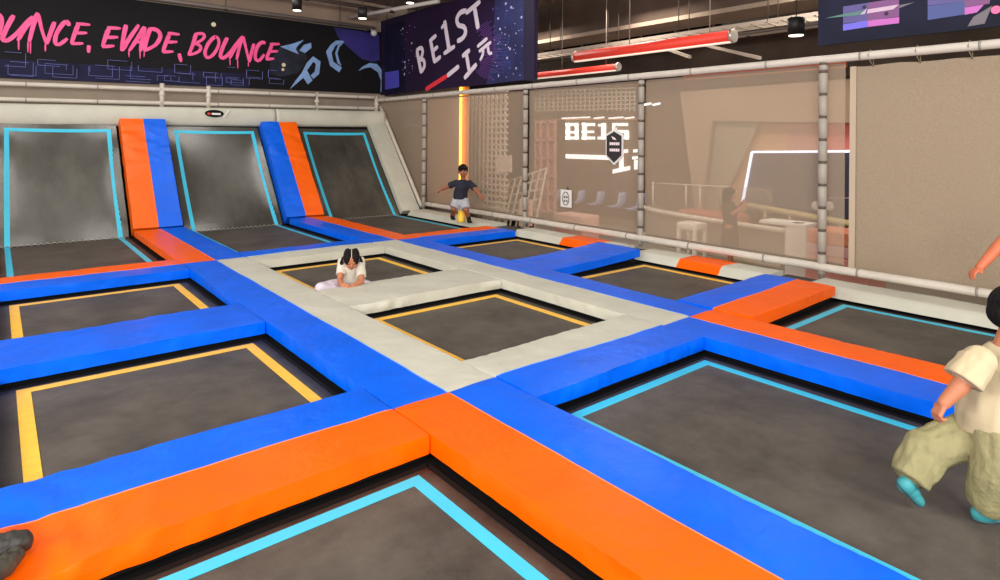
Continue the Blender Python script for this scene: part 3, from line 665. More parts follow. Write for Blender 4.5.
f3('steel_blue_block', (72, 84, 140), [(620, 32), (815, 8), (815, 76), (620, 106)])
f3('green_blade', (88, 128, 122), [(80, 97), (180, 74), (290, 54), (262, 80)], o=-0.010)
f3('pale_blade', (206, 178, 198), [(262, 78), (300, 44), (290, 74)], [(306, 50), (470, 24), (438, 50), (300, 72)], o=-0.010)
f3('grey_blade', (112, 106, 112), [(470, 28), (552, 12), (470, 44)], [(860, 90), (960, 30), (920, 125), (830, 140)], o=-0.010)
mb = MB()
for (u, v, r) in ((980, 52, 0.045), ): mb.lathe(g3((u, v)) + V((-0.008, 0, 0)), [(r, 0), (r, 0.005)], 16, V((-1, 0, 0)))
mb.build('pink_dot', mat('pink_dot_ink', (250, 110, 160), 0.5), b3)
mb = MB()
for (u, v, r) in ((288, 38, 0.022), (404, 72, 0.022)): mb.lathe(g3((u, v)) + V((-0.012, 0, 0)), [(r, 0), (r, 0.005)], 12, V((-1, 0, 0)))
mb.build('ink_dots', mat('ink_dot', (30, 28, 46), 0.5), b3)

# ------------------------------------------------------------------ the hall beyond the net
def vpanel(name, label, cat, polys, x, th, ms, parts=None):
    """upright panel(s) standing on the plane x, outlined by points seen there"""
    t = thing(name, label, cat, PX(*polys[0][0], x)) if len(polys) > 1 else None
    for i, pp in enumerate(polys):
        mb = MB(); mb.poly([PX(u, v, x) for u, v in pp], (th, 0, 0))
        if t: mb.build(parts[i], ms[i], t)
        else: return tag(mb.build(name, ms[0]), label, cat)
    return t
YL = PX(460.5, 150, 8.70).y
mb = MB(); mb.box((16.6, -6, -0.9), (16.8, 24, 5.6)); struct('wall_right', mb, mat('hall_wall_tan', (150, 128, 106), 0.9, var=0.05))
mb = MB(); mb.box((8.75, YL + 0.08, -0.9), (8.95, 15.5, 3.12)); struct('wall_end', mb, mat('end_wall_grey', (146, 134, 120), 0.9, var=0.05))
mb = MB(); mb.box((8.735, PX(424, 130, 8.735).y, 2.1), (8.75, 15.3, 2.14)); struct('trim_end_wall', mb, mat('trim_pale', (186, 176, 162), 0.8))
# orange light strip
t = thing('light_strip', 'glowing orange upright light strip behind the running boy', 'light', (8.72, YL, -0.2))
LED = mat('led_orange', (255, 170, 40), 0.5, emit=(255, 176, 60), estr=6)
mb = MB(); mb.tube([(8.70, YL, -0.2), (8.70, YL, 3.12)], 0.035, 10); mb.build('tube', LED, t)
mb = MB(); mb.box((8.76, YL - 0.22, -0.2), (8.80, YL + 0.08, 3.1)); mb.build('channel', mat('led_glow_plate', (235, 150, 60), 0.6), t)  # orange plate puts the tube's glow on its surround into the colour
mb = MB(); mb.lathe((8.70, YL, 3.12), [(0.05, 0), (0.05, 0.05)], 12); mb.build('end_cap', LED, t)
# rope grids
ROPE = mat('pale_rope', (206, 190, 170), 0.8)
YG = PX(468, 150, 9.45).y; YS = PX(488, 200, 9.1).y
t = thing('climbing_net', 'upright square-meshed rope net beside the orange light strip', 'net', (9.4, 12.0, -0.9))
mb = MB(); mbh = MB()
for k in range(10):
    y = YG - k * 0.17; mb.tube([(9.45, y, -0.9), (9.45, y, 3.0)], 0.034, 6)
for k in range(27):
    z = -0.85 + k * 0.145; mbh.tube([(9.45, YG + 0.04, z), (9.45, YG - 1.62, z)], 0.036, 6)
mb.build('upright_ropes', ROPE, t); mbh.build('cross_ropes', ROPE, t)
mb = MB(); mb.box((10.0, YG - 1.9, -0.9), (10.1, 15.4, 3.3)); tag(mb.build('backing_panel', mat('panel_umber', (34, 28, 23), 0.9, var=0.2)), 'brown panel behind the upright rope net', 'panel')
t = thing('climbing_net', 'slanted rope net rising behind the legs of the running boy', 'net', (9.2, 10.6, -0.9))
mb = MB()
for k in range(8):
    a = V((9.1, YS - k * 0.22, -0.8)); b = V((9.7, (YS + 0.1) - k * 0.22, 0.65 + 0.06 * k)); mb.tube([a, b], 0.026, 6)
mb.build('upright_ropes', ROPE, t); mb = MB()
for k in range(9):
    f = k / 8; a = V((9.1, YS, -0.8)).lerp(V((9.7, (YS + 0.1), 0.65)), f); b = V((9.1, YS - 1.55, -0.8)).lerp(V((9.7, YS - 1.45, 1.07)), f); mb.tube([a, b], 0.024, 6)
mb.build('cross_ropes', ROPE, t)
mb = MB(); pts = [(508, 122), (516, 113), (526, 112), (526, 225), (500, 225), (500, 160)]
mb.poly([PX(u, v, 10.6) for u, v in pts], (0.08, 0, 0)); tag(mb.build('partition', mat('panel_grey', (128, 116, 106), 0.9)), 'grey panel with a curved top corner left of the second net post', 'panel')
mb = MB(); mb.poly([PX(u, v, 10.5) for u, v in [(511, 125), (521, 124), (521, 145), (511, 146)]], (0.03, 0, 0)); tag(mb.build('hanging_notice', mat('notice_white', (215, 206, 198), 0.7)), 'small pale notice on the grey curved panel', 'sign')
mb = MB(); mb.poly([PX(u, v, 9.25) for u, v in [(496, 157), (511, 155), (511, 172), (496, 173)]], (0.03, 0, 0)); tag(mb.build('hanging_notice', mat('notice_cream', (216, 200, 182), 0.7)), 'pale square notice hung above the slanted rope net', 'sign')
# pink lattice room divider
t = thing('lattice_screen', 'tall pink lattice screen left of the white glowing letters', 'screen', PX(545, 214, 13.6))
mb = MB(); mb.poly([PX(u, v, 13.6) for u, v in [(533, 120), (556, 119), (556, 214), (538, 214)]], (0.05, 0, 0)); mb.build('backing', mat('lattice_back', (190, 122, 104), 0.8), t)
mb = MB()
for u in (535, 541, 548, 555): mb.beam(PX(u, 120, 13.55), PX(u, 213, 13.55), 0.07, 0.07)
for v in (122, 140, 158, 176, 194, 211): mb.beam(PX(535, v, 13.55), PX(555, v, 13.55), 0.07, 0.07)
mb.build('bars', mat('lattice_pink', (226, 166, 150), 0.7), t)
# lettered wall
vpanel('letter_wall', 'brown feature wall carrying the white glowing letters', 'wall panel', [[(556, 112), (684, 96), (696, 222), (556, 216)]], 15.4, 0.15, [mat('wall_umber', (118, 90, 70), 0.85, var=0.08)])
GLOW = mat('letter_glow', (255, 255, 255), 0.5, emit=(255, 252, 246), estr=1.5)
t = thing('lit_sign', 'white glowing letters and bar on the brown wall behind the net', 'sign', PX(600, 150, 15.3))
XL = 15.3
mb = MB()
def lp(*pp): mb.poly([PX(u, v, XL) for u, v in pp], (0.06, 0, 0))
def lb(u0, v0, u1, v1, s=0): lp((u0, v0), (u1, v0 + s), (u1, v1 + s), (u0, v1))
lb(565.5, 123, 569, 139.5); lb(565.5, 123, 576.5, 126); lb(565.5, 131, 577.5, 133.5); lb(565.5, 136.5, 577.5, 139.5); lb(574.5, 123, 577.5, 139)
lb(582, 123, 585.5, 139.5); lb(582, 123, 594, 126); lb(582, 130.5, 593, 133); lb(582, 136.5, 594, 139.5)
lb(601, 123, 605, 139.5); lb(597.5, 136.5, 608.5, 139.5); lb(598, 124, 602, 126.5)
lb(612, 123, 627, 126); lb(612, 123, 615.5, 131); lb(612, 130, 627, 133); lb(624, 131, 628, 139); lb(612, 136.5, 628, 139.5)
mb.build('upper_letters', GLOW, t); mb = MB(); lp((565.5, 154), (610, 155.5), (610, 160), (565.5, 158.5)); mb.build('bar', GLOW, t)
mb = MB(); lb(614, 150, 627, 153.5, -0.8); lb(619, 151, 622.5, 171); lp((612.5, 169.5), (629, 166), (629, 170), (612.5, 173.5)); lb(633, 149.5, 639, 152.5, -0.5); lb(632, 156.5, 640, 159.5, -0.5); lb(634, 160, 637, 169.5); lb(638.5, 160, 641, 167)
mb.build('lower_letters', GLOW, t)
t = thing('ceiling_light', 'thin dashed white light line just above the glowing letters', 'light', PX(595, 117, 15.25)); mb = MB()
for u0, u1 in ((562, 590), (594, 604), (609, 623), (625, 634)): mb.beam(PX(u0, 118.3, 15.25), PX(u1, 117.2, 15.25), 0.05, 0.045)
mb.build('tube', GLOW, t)
mb = MB(); mb.beam(PX(555, 119.5, 15.32), PX(638, 118.8, 15.32), 0.05, 0.05); mb.build('channel', mat('channel_peach', (226, 160, 120), 0.7), t)
t = thing('ceiling_light', 'short white light line right of the third net post, high behind the net', 'light', PX(652, 105, 15.0)); mb = MB()
for u0, u1 in ((644, 651), (653, 660)): mb.beam(PX(u0, 105, 15), PX(u1, 103.4, 15), 0.06, 0.06)
mb.build('tube', GLOW, t)
# ceiling grille
t = thing('ceiling_grille', 'white open-mesh grille high above the glowing letters', 'grille', PX(590, 95, 14.6)); mb = MB()
for k in range(24):
    u = 531 + k * 4.5; mb.beam(PX(u, 90, 14.6), PX(u, 111, 14.6), 0.035, 0.035)
for k in range(6): mb.beam(PX(531, 91 + k * 4, 14.62), PX(636, 88 + k * 4, 14.62), 0.035, 0.035)
mb.build('bars', mat('grille_white', (214, 204, 186), 0.7), t)
# plastic seats on the wall
SEAT = mat('seat_lavender', (196, 208, 246), 0.45)
def seat(u, v, k, lab):
    x = 15.05; o = PX(u, v, x); w = 0.42 * k
    t = thing('wall_seat', lab, 'seat', o, 'plastic seats under the glowing letters')
    prof = [(0.30, 0.03), (0.20, 0.0), (0.05, 0.02), (-0.04, 0.09), (-0.09, 0.20), (-0.11, 0.34), (-0.11, 0.42)]
    vs = []; fs = []; n = len(prof)
    for th in (0, 0.035):
        for i, (a, b) in enumerate(prof):
            for j in range(5):
                q = j / 4 - 0.5; cur = 0.05 * (2 * q) ** 2; ww = w * (1 - 0.25 * (i / (n - 1)) ** 3)
                vs.append(o + V((q * ww, (a + (cur if i > 3 else 0) - (th if i > 2 else th * .3)) * 1.25 * k, (b + (cur if i < 4 else 0) - (th if i < 4 else 0)) * 1.15 * k)))
    N = n * 5
    for s_ in (0, 1):
        for i in range(n - 1):
            for j in range(4):
                q = (s_ * N + i * 5 + j, s_ * N + (i + 1) * 5 + j, s_ * N + (i + 1) * 5 + j + 1, s_ * N + i * 5 + j + 1); fs.append(q if s_ else q[::-1])
    for i in range(n - 1): fs += [(i * 5, N + i * 5, N + i * 5 + 5, i * 5 + 5), (i * 5 + 4, i * 5 + 9, N + i * 5 + 9, N + i * 5 + 4)]
    for j in range(4): fs += [(j, j + 1, N + j + 1, N + j), (N - 5 + j, 2 * N - 5 + j, 2 * N - 4 + j, N - 4 + j)]
    mb = MB(); mb.add(vs, fs, True); mb.build('shell', SEAT, t)
    mb = MB(); mb.box(o + V((0.10, -0.06, 0.08)), o + V((0.34, 0.06, 0.20))); mb.build('bracket', mat('bracket_brown', (112, 90, 74), 0.7), t)
for u, v, k, lab in ((558.5, 201.5, 0.9, 'lavender plastic seat left of the small white plaque, the leftmost of the row'), (580, 203.5, 0.95, 'lavender plastic seat just right of the small white plaque'), (599, 205.5, 1.0, 'lavender plastic seat below the left end of the glowing capital I'), (620, 208, 1.05, 'lavender plastic seat second from the right end of the row'), (639, 210.5, 1.1, 'lavender plastic seat partly behind the third net post')):
    seat(u, v, k, lab)
vpanel('low_wall', 'low brown ledge wall under the plastic seats', 'wall panel', [[(545, 214), (645, 222), (645, 246), (545, 232)]], 14.45, 0.2, [mat('ledge_brown', (134, 116, 100), 0.85)])
mb = MB(); a = PX(553, 228, 10.5); mb.bbox(a + V((0, -1.0, -0.5)), a + V((0.6, 0, 0.38)), 0.04); tag(mb.build('foam_block', mat('foam_pink', (226, 176, 160), 0.7)), 'pale pink foam block behind the second net post', 'block')
t = thing('barrier_posts', 'two short pale posts standing behind the second net post', 'post', PX(524, 222, 9.2)); mb = MB()
mb.beam(PX(521, 226, 9.2), PX(521, 199, 9.2), 0.09, 0.06); mb.build('post', mat('post_cream', (222, 200, 180), 0.7), t); mb = MB(); mb.beam(PX(530, 226, 9.2), PX(530, 200, 9.2), 0.11, 0.06); mb.build('post', mat('post_pinkish', (224, 180, 160), 0.7), t)
# angled facade and recess with its red light spill painted in
TANP = mat('facade_tan', (196, 168, 140), 0.9, var=0.04)
vpanel('facade_panel', 'tall tan facade with a slanted left edge right of the third net post', 'wall panel', [[(680, 92), (860, 78), (870, 123), (712, 121), (700, 222), (696, 222)]], 15.0, 0.12, [TANP])
vpanel('facade_panel', 'greenish grey slanted facade panel left of the dark outlined screen', 'wall panel', [[(710, 119), (760, 120), (716, 214), (698, 222)]], 15.25, 0.10, [mat('facade_sage', (186, 174, 148), 0.9, var=0.03)])
t = vpanel('recess_wall', 'wall band with red light painted in peach to pink steps above the dark outlined screen', 'wall panel', [[(755, 119), (787, 119), (787, 156), (740, 216), (712, 216)], [(787, 119), (822, 119), (822, 156), (787, 156)], [(822, 119), (875, 119), (875, 156), (822, 156)]], 15.5, 0.1,
           [mat('recess_glow_peach', (226, 176, 128), 0.85), mat('recess_glow_rose', (222, 160, 138), 0.85), mat('recess_glow_coral', (240, 130, 118), 0.85)], ['peach_glow_section', 'rose_glow_section', 'coral_glow_section'])  # section colours step the red light spill across one wall
t = thing('video_screen', 'dark slate screen with a glowing white outline behind the thick net post', 'screen', PX(800, 215, 15.35))
mb = MB(); mb.poly([PX(u, v, 15.38) for u, v in [(752.5, 152.5), (880, 151.5), (880, 228), (743, 203)]], (0.05, 0, 0)); mb.build('display', mat('screen_slate', (66, 66, 84), 0.5, var=0.1, vscale=1), t)
LEDW = mat('led_white', (240, 244, 255), 0.5, emit=(225, 232, 255), estr=1.8)
mb = MB(); mb.beam(PX(752, 152, 15.33), PX(880, 151, 15.33), 0.05, 0.06); mb.beam(PX(752, 152, 15.33), PX(742.5, 203, 15.33), 0.05, 0.06); mb.build('light_outline', LEDW, t)
mb = MB()
for a, b in (((748, 190), (764, 190)), ((764, 190), (770, 194)), ((770, 194), (772, 202)), ((828, 198), (880, 198))): mb.beam(PX(*a, 15.36), PX(*b, 15.36), 0.02, 0.025)
mb.build('court_lines', mat('line_pale', (190, 172, 160), 0.8), t)
mb = MB()
for u in (816, 829): mb.sphere(PX(u, 206, 15.34), (0.04, 0.12, 0.12)); 
mb.build('spot_marks', mat('mark_white', (230, 222, 214), 0.7), t)
t = rail('barrier_rail', 'cream yellow barrier rail slanting below the dark outlined screen', PX(742, 204, 14.8), PX(870, 227, 14.3), 0.07, mat('rail_cream', (226, 206, 150), 0.6), False)
mb = MB()
for u in (765, 790, 840): mb.tube([PX(u, 208 + (u - 765) * 0.18, 14.6), PX(u, 208 + (u - 765) * 0.18, 14.6) + V((0, 0, -0.6))], 0.035, 8)
mb.build('rail_supports', mat('rail_cream', (226, 206, 150), 0.6), t)
# curved counter
t = thing('curved_counter', 'low curved counter with a pale rim, seen through the net', 'counter', PZ(710, 244, -0.9))
spec = [(641, 207, 13.9), (646, 211, 13.45), (658, 213.5, 13.1), (680, 215, 12.85), (705, 216, 12.65), (740, 217, 12.5), (786, 218, 12.35)]
tops = [PX(*q) for q in spec]; bp = [V((p.x, p.y, -0.9)) for p in tops]; HC = tops[3].z + 0.9; vs = []; fs = []
inn = [p + V((0.35, 0.0 if i > 2 else -0.35, 0)) for i, p in enumerate(bp)]
for p, q in zip(bp, inn): vs += [p, p + V((0, 0, HC)), q + V((0, 0, HC)), q]
for i in range(len(bp) - 1):
    for j in range(4): fs.append((i * 4 + j, i * 4 + 4 + j, i * 4 + 4 + (j + 1) % 4, i * 4 + (j + 1) % 4))
fs += [(0, 1, 2, 3), tuple(len(vs) - 4 + j for j in (3, 2, 1, 0))]
mb = MB(); mb.add(vs, fs); mb.build('curved_front', mat('counter_front', (150, 138, 122), 0.8), t)
mb = MB(); mb.tube([p + V((-0.02, 0, HC)) for p in bp], 0.055, 8); mb.build('rim', mat('counter_rim', (236, 224, 206), 0.6), t)
mb = MB(); mb.tube([p + V((-0.12, 0, 0.06)) for p in bp], 0.10, 8); mb.build('plinth', mat('counter_plinth', (206, 188, 164), 0.7), t)
mb = MB(); c = (bp[2] + bp[3]) / 2; mb.bbox(c + V((0.5, -1.6, 0)), c + V((1.1, 0.1, HC + 0.06)), 0.08); tag(mb.build('padded_bench', mat('bench_coral', (212, 132, 108), 0.7)), 'coral padded bench inside the curved counter', 'bench')
t = thing('glass_balustrade', 'glass balustrade with slim pale posts behind the curved counter', 'balustrade', PX(690, 210, 14.2)); GLs = net_mat('pane_haze', (206, 190, 170), 0.16)
mb = MB(); mb.poly([PX(u, v, 14.2) for u, v in [(653, 183), (772, 188), (772, 213), (653, 208)]], (0.02, 0, 0)); mb.build('pane', GLs, t)
mb = MB()
for u, a, b in ((653, 182, 210), (686, 184, 211), (700, 186, 213)): mb.tube([PX(u, a, 14.15), PX(u, b, 14.15)], 0.03, 8)
mb.tube([PX(653, 183, 14.15), PX(730, 187, 14.15)], 0.02, 8); mb.build('posts', mat('balustrade_post', (226, 212, 192), 0.5), t)
# white stool
t = thing('stool', 'white stool with a thick seat standing in front of the curved counter', 'stool', V((PX(692, 222, 11.7).x, PX(692, 222, 11.7).y, -0.9))); o = V((PX(692, 222, 11.7).x, PX(692, 222, 11.7).y, PX(692, 222, 11.7).z - 0.66)); S_ = mat('stool_white', (240, 232, 216), 0.6)
mb = MB(); mb.bbox(o + V((-0.24, -0.25, 0.50)), o + V((0.24, 0.25, 0.66)), 0.05); mb.build('seat', S_, t)
for dx in (-0.2, 0.2):
    for dy in (-0.20, 0.20): mb = MB(); mb.beam(V((o.x + dx, o.y + dy, -0.9)), o + V((dx, dy, 0.52)), 0.07, 0.07); mb.build('leg', S_, t)
mb = MB(); mb.beam(o + V((-0.2, -0.2, 0.2)), o + V((-0.2, 0.2, 0.2)), 0.05, 0.06); mb.beam(o + V((0.2, -0.2, 0.2)), o + V((0.2, 0.2, 0.2)), 0.05, 0.06); mb.build('stretcher', S_, t)
# white box with slot, foam steps
t = thing('display_box', 'white box with a dark slot on top, left of the stacked pink blocks', 'box', PX(796, 262, 10.4)); o = PX(796, 262, 10.4)
mb = MB(); mb.bbox(V((10.4, o.y - 0.16, -0.9)), V((10.75, o.y + 0.20, 0.27)), 0.02); mb.build('body', mat('box_white', (236, 232, 222), 0.6), t)
mb = MB(); mb.bbox(V((10.38, o.y - 0.16, 0.27)), V((10.85, o.y + 0.66, 0.33)), 0.02); mb.build('lid', mat('box_white', (236, 232, 222), 0.6), t)
mb = MB(); mb.box(V((10.45, o.y - 0.05, 0.33)), V((10.6, o.y + 0.10, 0.337))); mb.build('slot', BLACK, t)
a = PX(847, 275, 9.6); b = PX(805, 270, 9.6)
for k, (c, lab, h0, h1) in enumerate(((mat('step_rose', (226, 156, 140), 0.7), 'rose foam block, the bottom one stacked behind the thick net post', -0.9, -0.02), (mat('step_pink', (222, 168, 162), 0.7), 'dusty pink foam block, the middle one stacked behind the thick net post', -0.016, 0.16), (mat('step_orange', (226, 136, 98), 0.7), 'orange foam block on top of the pink ones behind the thick net post', 0.164, 0.37))):
    mb = MB(); mb.bbox(V((9.6 + k * 0.01, a.y - 0.3, h0)), V((10.3, b.y - k * 0.005, h1)), 0.03); tag(mb.build('foam_block', c), lab, 'block')

# ------------------------------------------------------------------ overhead: beams, trays, tubes, lamps
def zc(u, v, x): return PX(u, v, x).z
FLANGE_LIT = mat('concrete_lit_underside', (146, 130, 114), 0.9, var=0.15, vscale=1.2)
z0 = zc(610, 29, 12.0)
mb = MB(); mb.box((12.0, -2, z0), (12.9, 15.2, z0 + 0.75)); mb.box((12.0, -2, z0 + 0.75), (12.12, 15.2, 5.6)); struct('trim_beam', mb, mat('beam_face_brown', (84, 69, 58), 0.9, var=0.2, vscale=1.2))
mb = MB(); mb.box((11.88, -2, z0 - 0.10), (12.95, 15.2, z0)); struct('trim_flange', mb, FLANGE_LIT)  # flange coloured paler for the light caught on the beam's underside
mb = MB(); mb.box((15.7, -2, 3.35), (15.9, 22, z0 + 0.3)); struct('wall_bulkhead', mb, mat('bulkhead_dark', (104, 90, 79), 0.9, var=0.3, vscale=0.9))
mb = MB(); mb.box((9.2, 15.54, 3.3), (14.6, 15.7, 5.6)); struct('wall_corner', mb, mat('bulkhead_dark', (104, 90, 79), 0.9))
GREY = mat('galvanised', (176, 164, 150), 0.55, metal=0.2)
t = thing('cable_tray', 'long grey cable tray hung under the ceiling beyond the net', 'cable tray', (11.2, 7, zc(640, 42, 11.2))); zt = zc(640, 42, 11.2)
for x in (11.2, 11.6): mb = MB(); mb.box((x, 0, zt), (x + 0.03, 13.5, zt + 0.09)); mb.build('side_rail', GREY, t)
for k in range(45): mb = MB(); mb.box((11.2, 0.1 + k * 0.3, zt + 0.01), (11.62, 0.14 + k * 0.3, zt + 0.03)); mb.build('rung', GREY, t)
for y in (1.5, 3.5, 5.5, 7.5, 9.5, 11.5):
    for x in (11.21, 11.61): mb = MB(); mb.tube([(x, y, zt + 0.05), (x, y, 5.6)], 0.012, 6); mb.build('hanger_rod', mat('rod_dark', (70, 62, 56), 0.6), t)
t = thing('hanging_truss', 'dark truss with slim pale uprights under the brown concrete beam', 'truss', PX(640, 45, 13.4)); zt2 = zc(640, 48, 14.0); zt3 = zc(640, 33, 14.0)
for z, h in ((zt2, 0.10), (zt3, 0.06)): mb = MB(); mb.box((14.0, 2, z), (14.08, 15.0, z + h)); mb.build('chord', mat('truss_grey', (150, 140, 130), 0.6), t)
for k in range(11): y = 2.6 + k * 1.15; mb = MB(); mb.box((14.01, y, zt2 + 0.1), (14.07, y + 0.06, zt3)); mb.build('upright', mat('truss_grey', (150, 140, 130), 0.6), t)
mb = MB(); mb.box((14.3, 2, zt2), (14.35, 15.0, zt3 + 0.2)); mb.build('backing', mat('void_black', (14, 13, 12), 0.9), t)  # black sheet standing in for the dark void behind the uprights
def pipe(lab, p, q, r, m, hang=()):
    t = thing('ceiling_pipe', lab, 'pipe', (V(p) + V(q)) / 2)
    mb = MB(); mb.tube([p, q], r, 10); mb.build('tube', m, t)
    if hang:
        mb = MB()
        for f in hang: c = V(p).lerp(V(q), f); mb.tube([c, (c.x, c.y, 5.6)], 0.010, 6); mb.lathe(c + V((0, 0, -r - 0.01)), [(r * 1.25, 0), (r * 1.25, 0.03)], 10)
        mb.build('hanger', mat('rod_dark', (70, 62, 56), 0.6), t)
pipe('long grey pipe along the top of the black graffiti banner', (-2.5, 15.3, 4.86), (8.0, 15.3, 4.86), 0.045, mat('pipe_grey', (132, 122, 114), 0.5), (0.1, 0.4, 0.62, 0.9))
pipe('pale pipe crossing the ceiling at the upper left', (2.4, 15.2, 4.95), (4.4, 10.6, 5.2), 0.05, mat('pipe_white', (196, 188, 178), 0.5), (0.2,))
pipe('thin pipe high above the red lamp tubes', (14.2, 0, zc(650, 48, 14.2)), (14.2, 15, zc(650, 48, 14.2)), 0.05, GREY, (0.3, 0.5, 0.7))
pipe('pale slanted pipe running in toward the corner above the two banners', (7.2, 15.2, 5.05), (8.1, 12.2, 5.12), 0.05, mat('pipe_white', (196, 188, 178), 0.5), (0.5,))
pipe('brown pipe running along the ceiling above the back banner', (2.0, 14.4, 5.2), (8.1, 14.4, 5.2), 0.05, mat('pipe_brown', (96, 80, 70), 0.6), (0.3, 0.6))
REDL = mat('red_glow_tube', (214, 58, 44), 0.5, emit=(240, 62, 44), estr=0.35)
def redlamp(lab, x, y0, y1, z, r):
    t = thing('pendant_lamp', lab, 'lamp', (x, (y0 + y1) / 2, z))
    mb = MB(); mb.tube([(x, y0, z), (x, y1, z)], r, 8); mb.build('tube', REDL, t)
    mb = MB(); mb.box((x - 0.05, y0, z - r - 0.012), (x + 0.05, y1, z - r + 0.012)); mb.build('diffuser', mat('diffuser_warm', (240, 226, 210), 0.5, emit=(255, 235, 215), estr=0.7), t)
    for y in (y0, y1):
        mb = MB(); mb.lathe((x, y - 0.03, z), [(r + 0.02, 0), (r + 0.03, 0.02), (r + 0.03, 0.05), (r + 0.02, 0.06)], 8, V((0, 1, 0))); mb.build('end_cap', mat('cap_chrome', (200, 190, 182), 0.3, metal=0.6), t)
    mb = MB()
    for f in (0.12, 0.6): mb.tube([(x, y0 + (y1 - y0) * f, z + r), (x, y0 + (y1 - y0) * f, 5.6)], 0.010, 6)
    mb.build('suspension_wire', mat('wire_grey', (150, 140, 130), 0.5), t)
redlamp('long red lamp tube hanging beyond the net, fully in view', 10.0, 5.53, 9.43, 3.65, 0.11)
redlamp('red lamp tube low behind the purple banner, half hidden by the top rail', 11.0, PX(618, 66, 11.0).y, PX(530, 75, 11.0).y, zc(575, 71.5, 11.0), 0.08)
mb = MB(); mb.box((14.52, PX(846, 66, 14.52).y, zc(760, 70, 14.52) - 0.10), (14.58, 9.6, zc(760, 70, 14.52) + 0.02)); tag(mb.build('hanging_light_strip', mat('red_strip', (206, 120, 96), 0.6, emit=(220, 90, 60), estr=0.12)), 'thin dim red light strip glimpsed under the top rail of the net', 'light')
mb = MB(); mb.box((12.95, 6.4, zc(757, 22, 12.95)), (13.9, 7.5, zc(757, 10, 12.95))); mb.box((12.95, 2.6, zc(757, 22, 12.95) + 0.1), (13.6, 6.4, zc(757, 12, 12.95))); dt = mb.build('air_duct', mat('duct_grey', (92, 84, 78), 0.6)); tag(dt, 'dark grey air duct left of the big black spotlight, high beyond the net', 'duct')
for y in (3.5, 5.5, 7.0): mb = MB(); mb.tube([(13.2, y, zc(757, 12, 12.95) - 0.05), (13.2, y, 5.6)], 0.012, 6); mb.build('hanger_rod', SPRING, dt)
t = thing('ceiling_brace', 'pair of pale slanted struts below the red lamp tube', 'strut', PX(700, 50, 12.6)); 
for a, b in (((650, 43), (690, 57)), ((705, 45), (760, 58))): mb = MB(); mb.beam(PX(*a, 12.6), PX(*b, 11.2), 0.06, 0.06); mb.build('hanging_strut', GREY, t)
def downlight(lab, p, r, h, strength=5):
    p = V(p); t = thing('downlight', lab, 'lamp', p)
    mb = MB(); mb.lathe(p, [(r * 0.86, 0.012), (r, 0), (r, h), (r * 0.7, h + 0.02)], 18); mb.build('housing', mat('black_metal', (16, 15, 15), 0.5), t)
    mb = MB(); mb.lathe(p + V((0, 0, -0.006)), [(r * 0.84, 0), (r * 0.84, 0.016)], 18); mb.build('lens', mat('lens_warm', (255, 244, 226), 0.4, emit=(255, 240, 218), estr=4), t)
    mb = MB(); mb.tube([p + V((0, 0, h)), (p.x, p.y, 5.6)], 0.012, 6); mb.build('stem', mat('rod_dark', (70, 62, 56), 0.6), t)
downlight('black spotlight above the second BOUNCE lettering, left of the pair', PD(297, 10.5, 13.2), 0.10, 0.26)
downlight('black spotlight above the claw artwork, right of the pair', PD(362.5, 18.5, 13.2), 0.10, 0.22)
downlight('black spotlight high above the purple banner, cut by the photo top', PD(410, 3, 12.5), 0.09, 0.22)
downlight('big black spotlight left of the dark navy banner at upper right', PD(796, 35.5, 9.6), 0.125, 0.27)
mb = MB(); c = PY(374, 33, 14.7); mb.sphere(c, 0.09); mb.tube([c, c + V((0, 0.15, 0.12))], 0.03, 8); tag(mb.build('security_camera', mat('cam_white', (190, 186, 180), 0.5)), 'small pale dome camera where the two banners meet', 'camera')
mb = MB(); mb.tube([c + V((0, 0.12, 0.1)), c + V((0, 0.55, 0.12))], 0.02, 8); sc2 = mb.build('mount_arm', SPRING, bpy.data.objects['security_camera'])

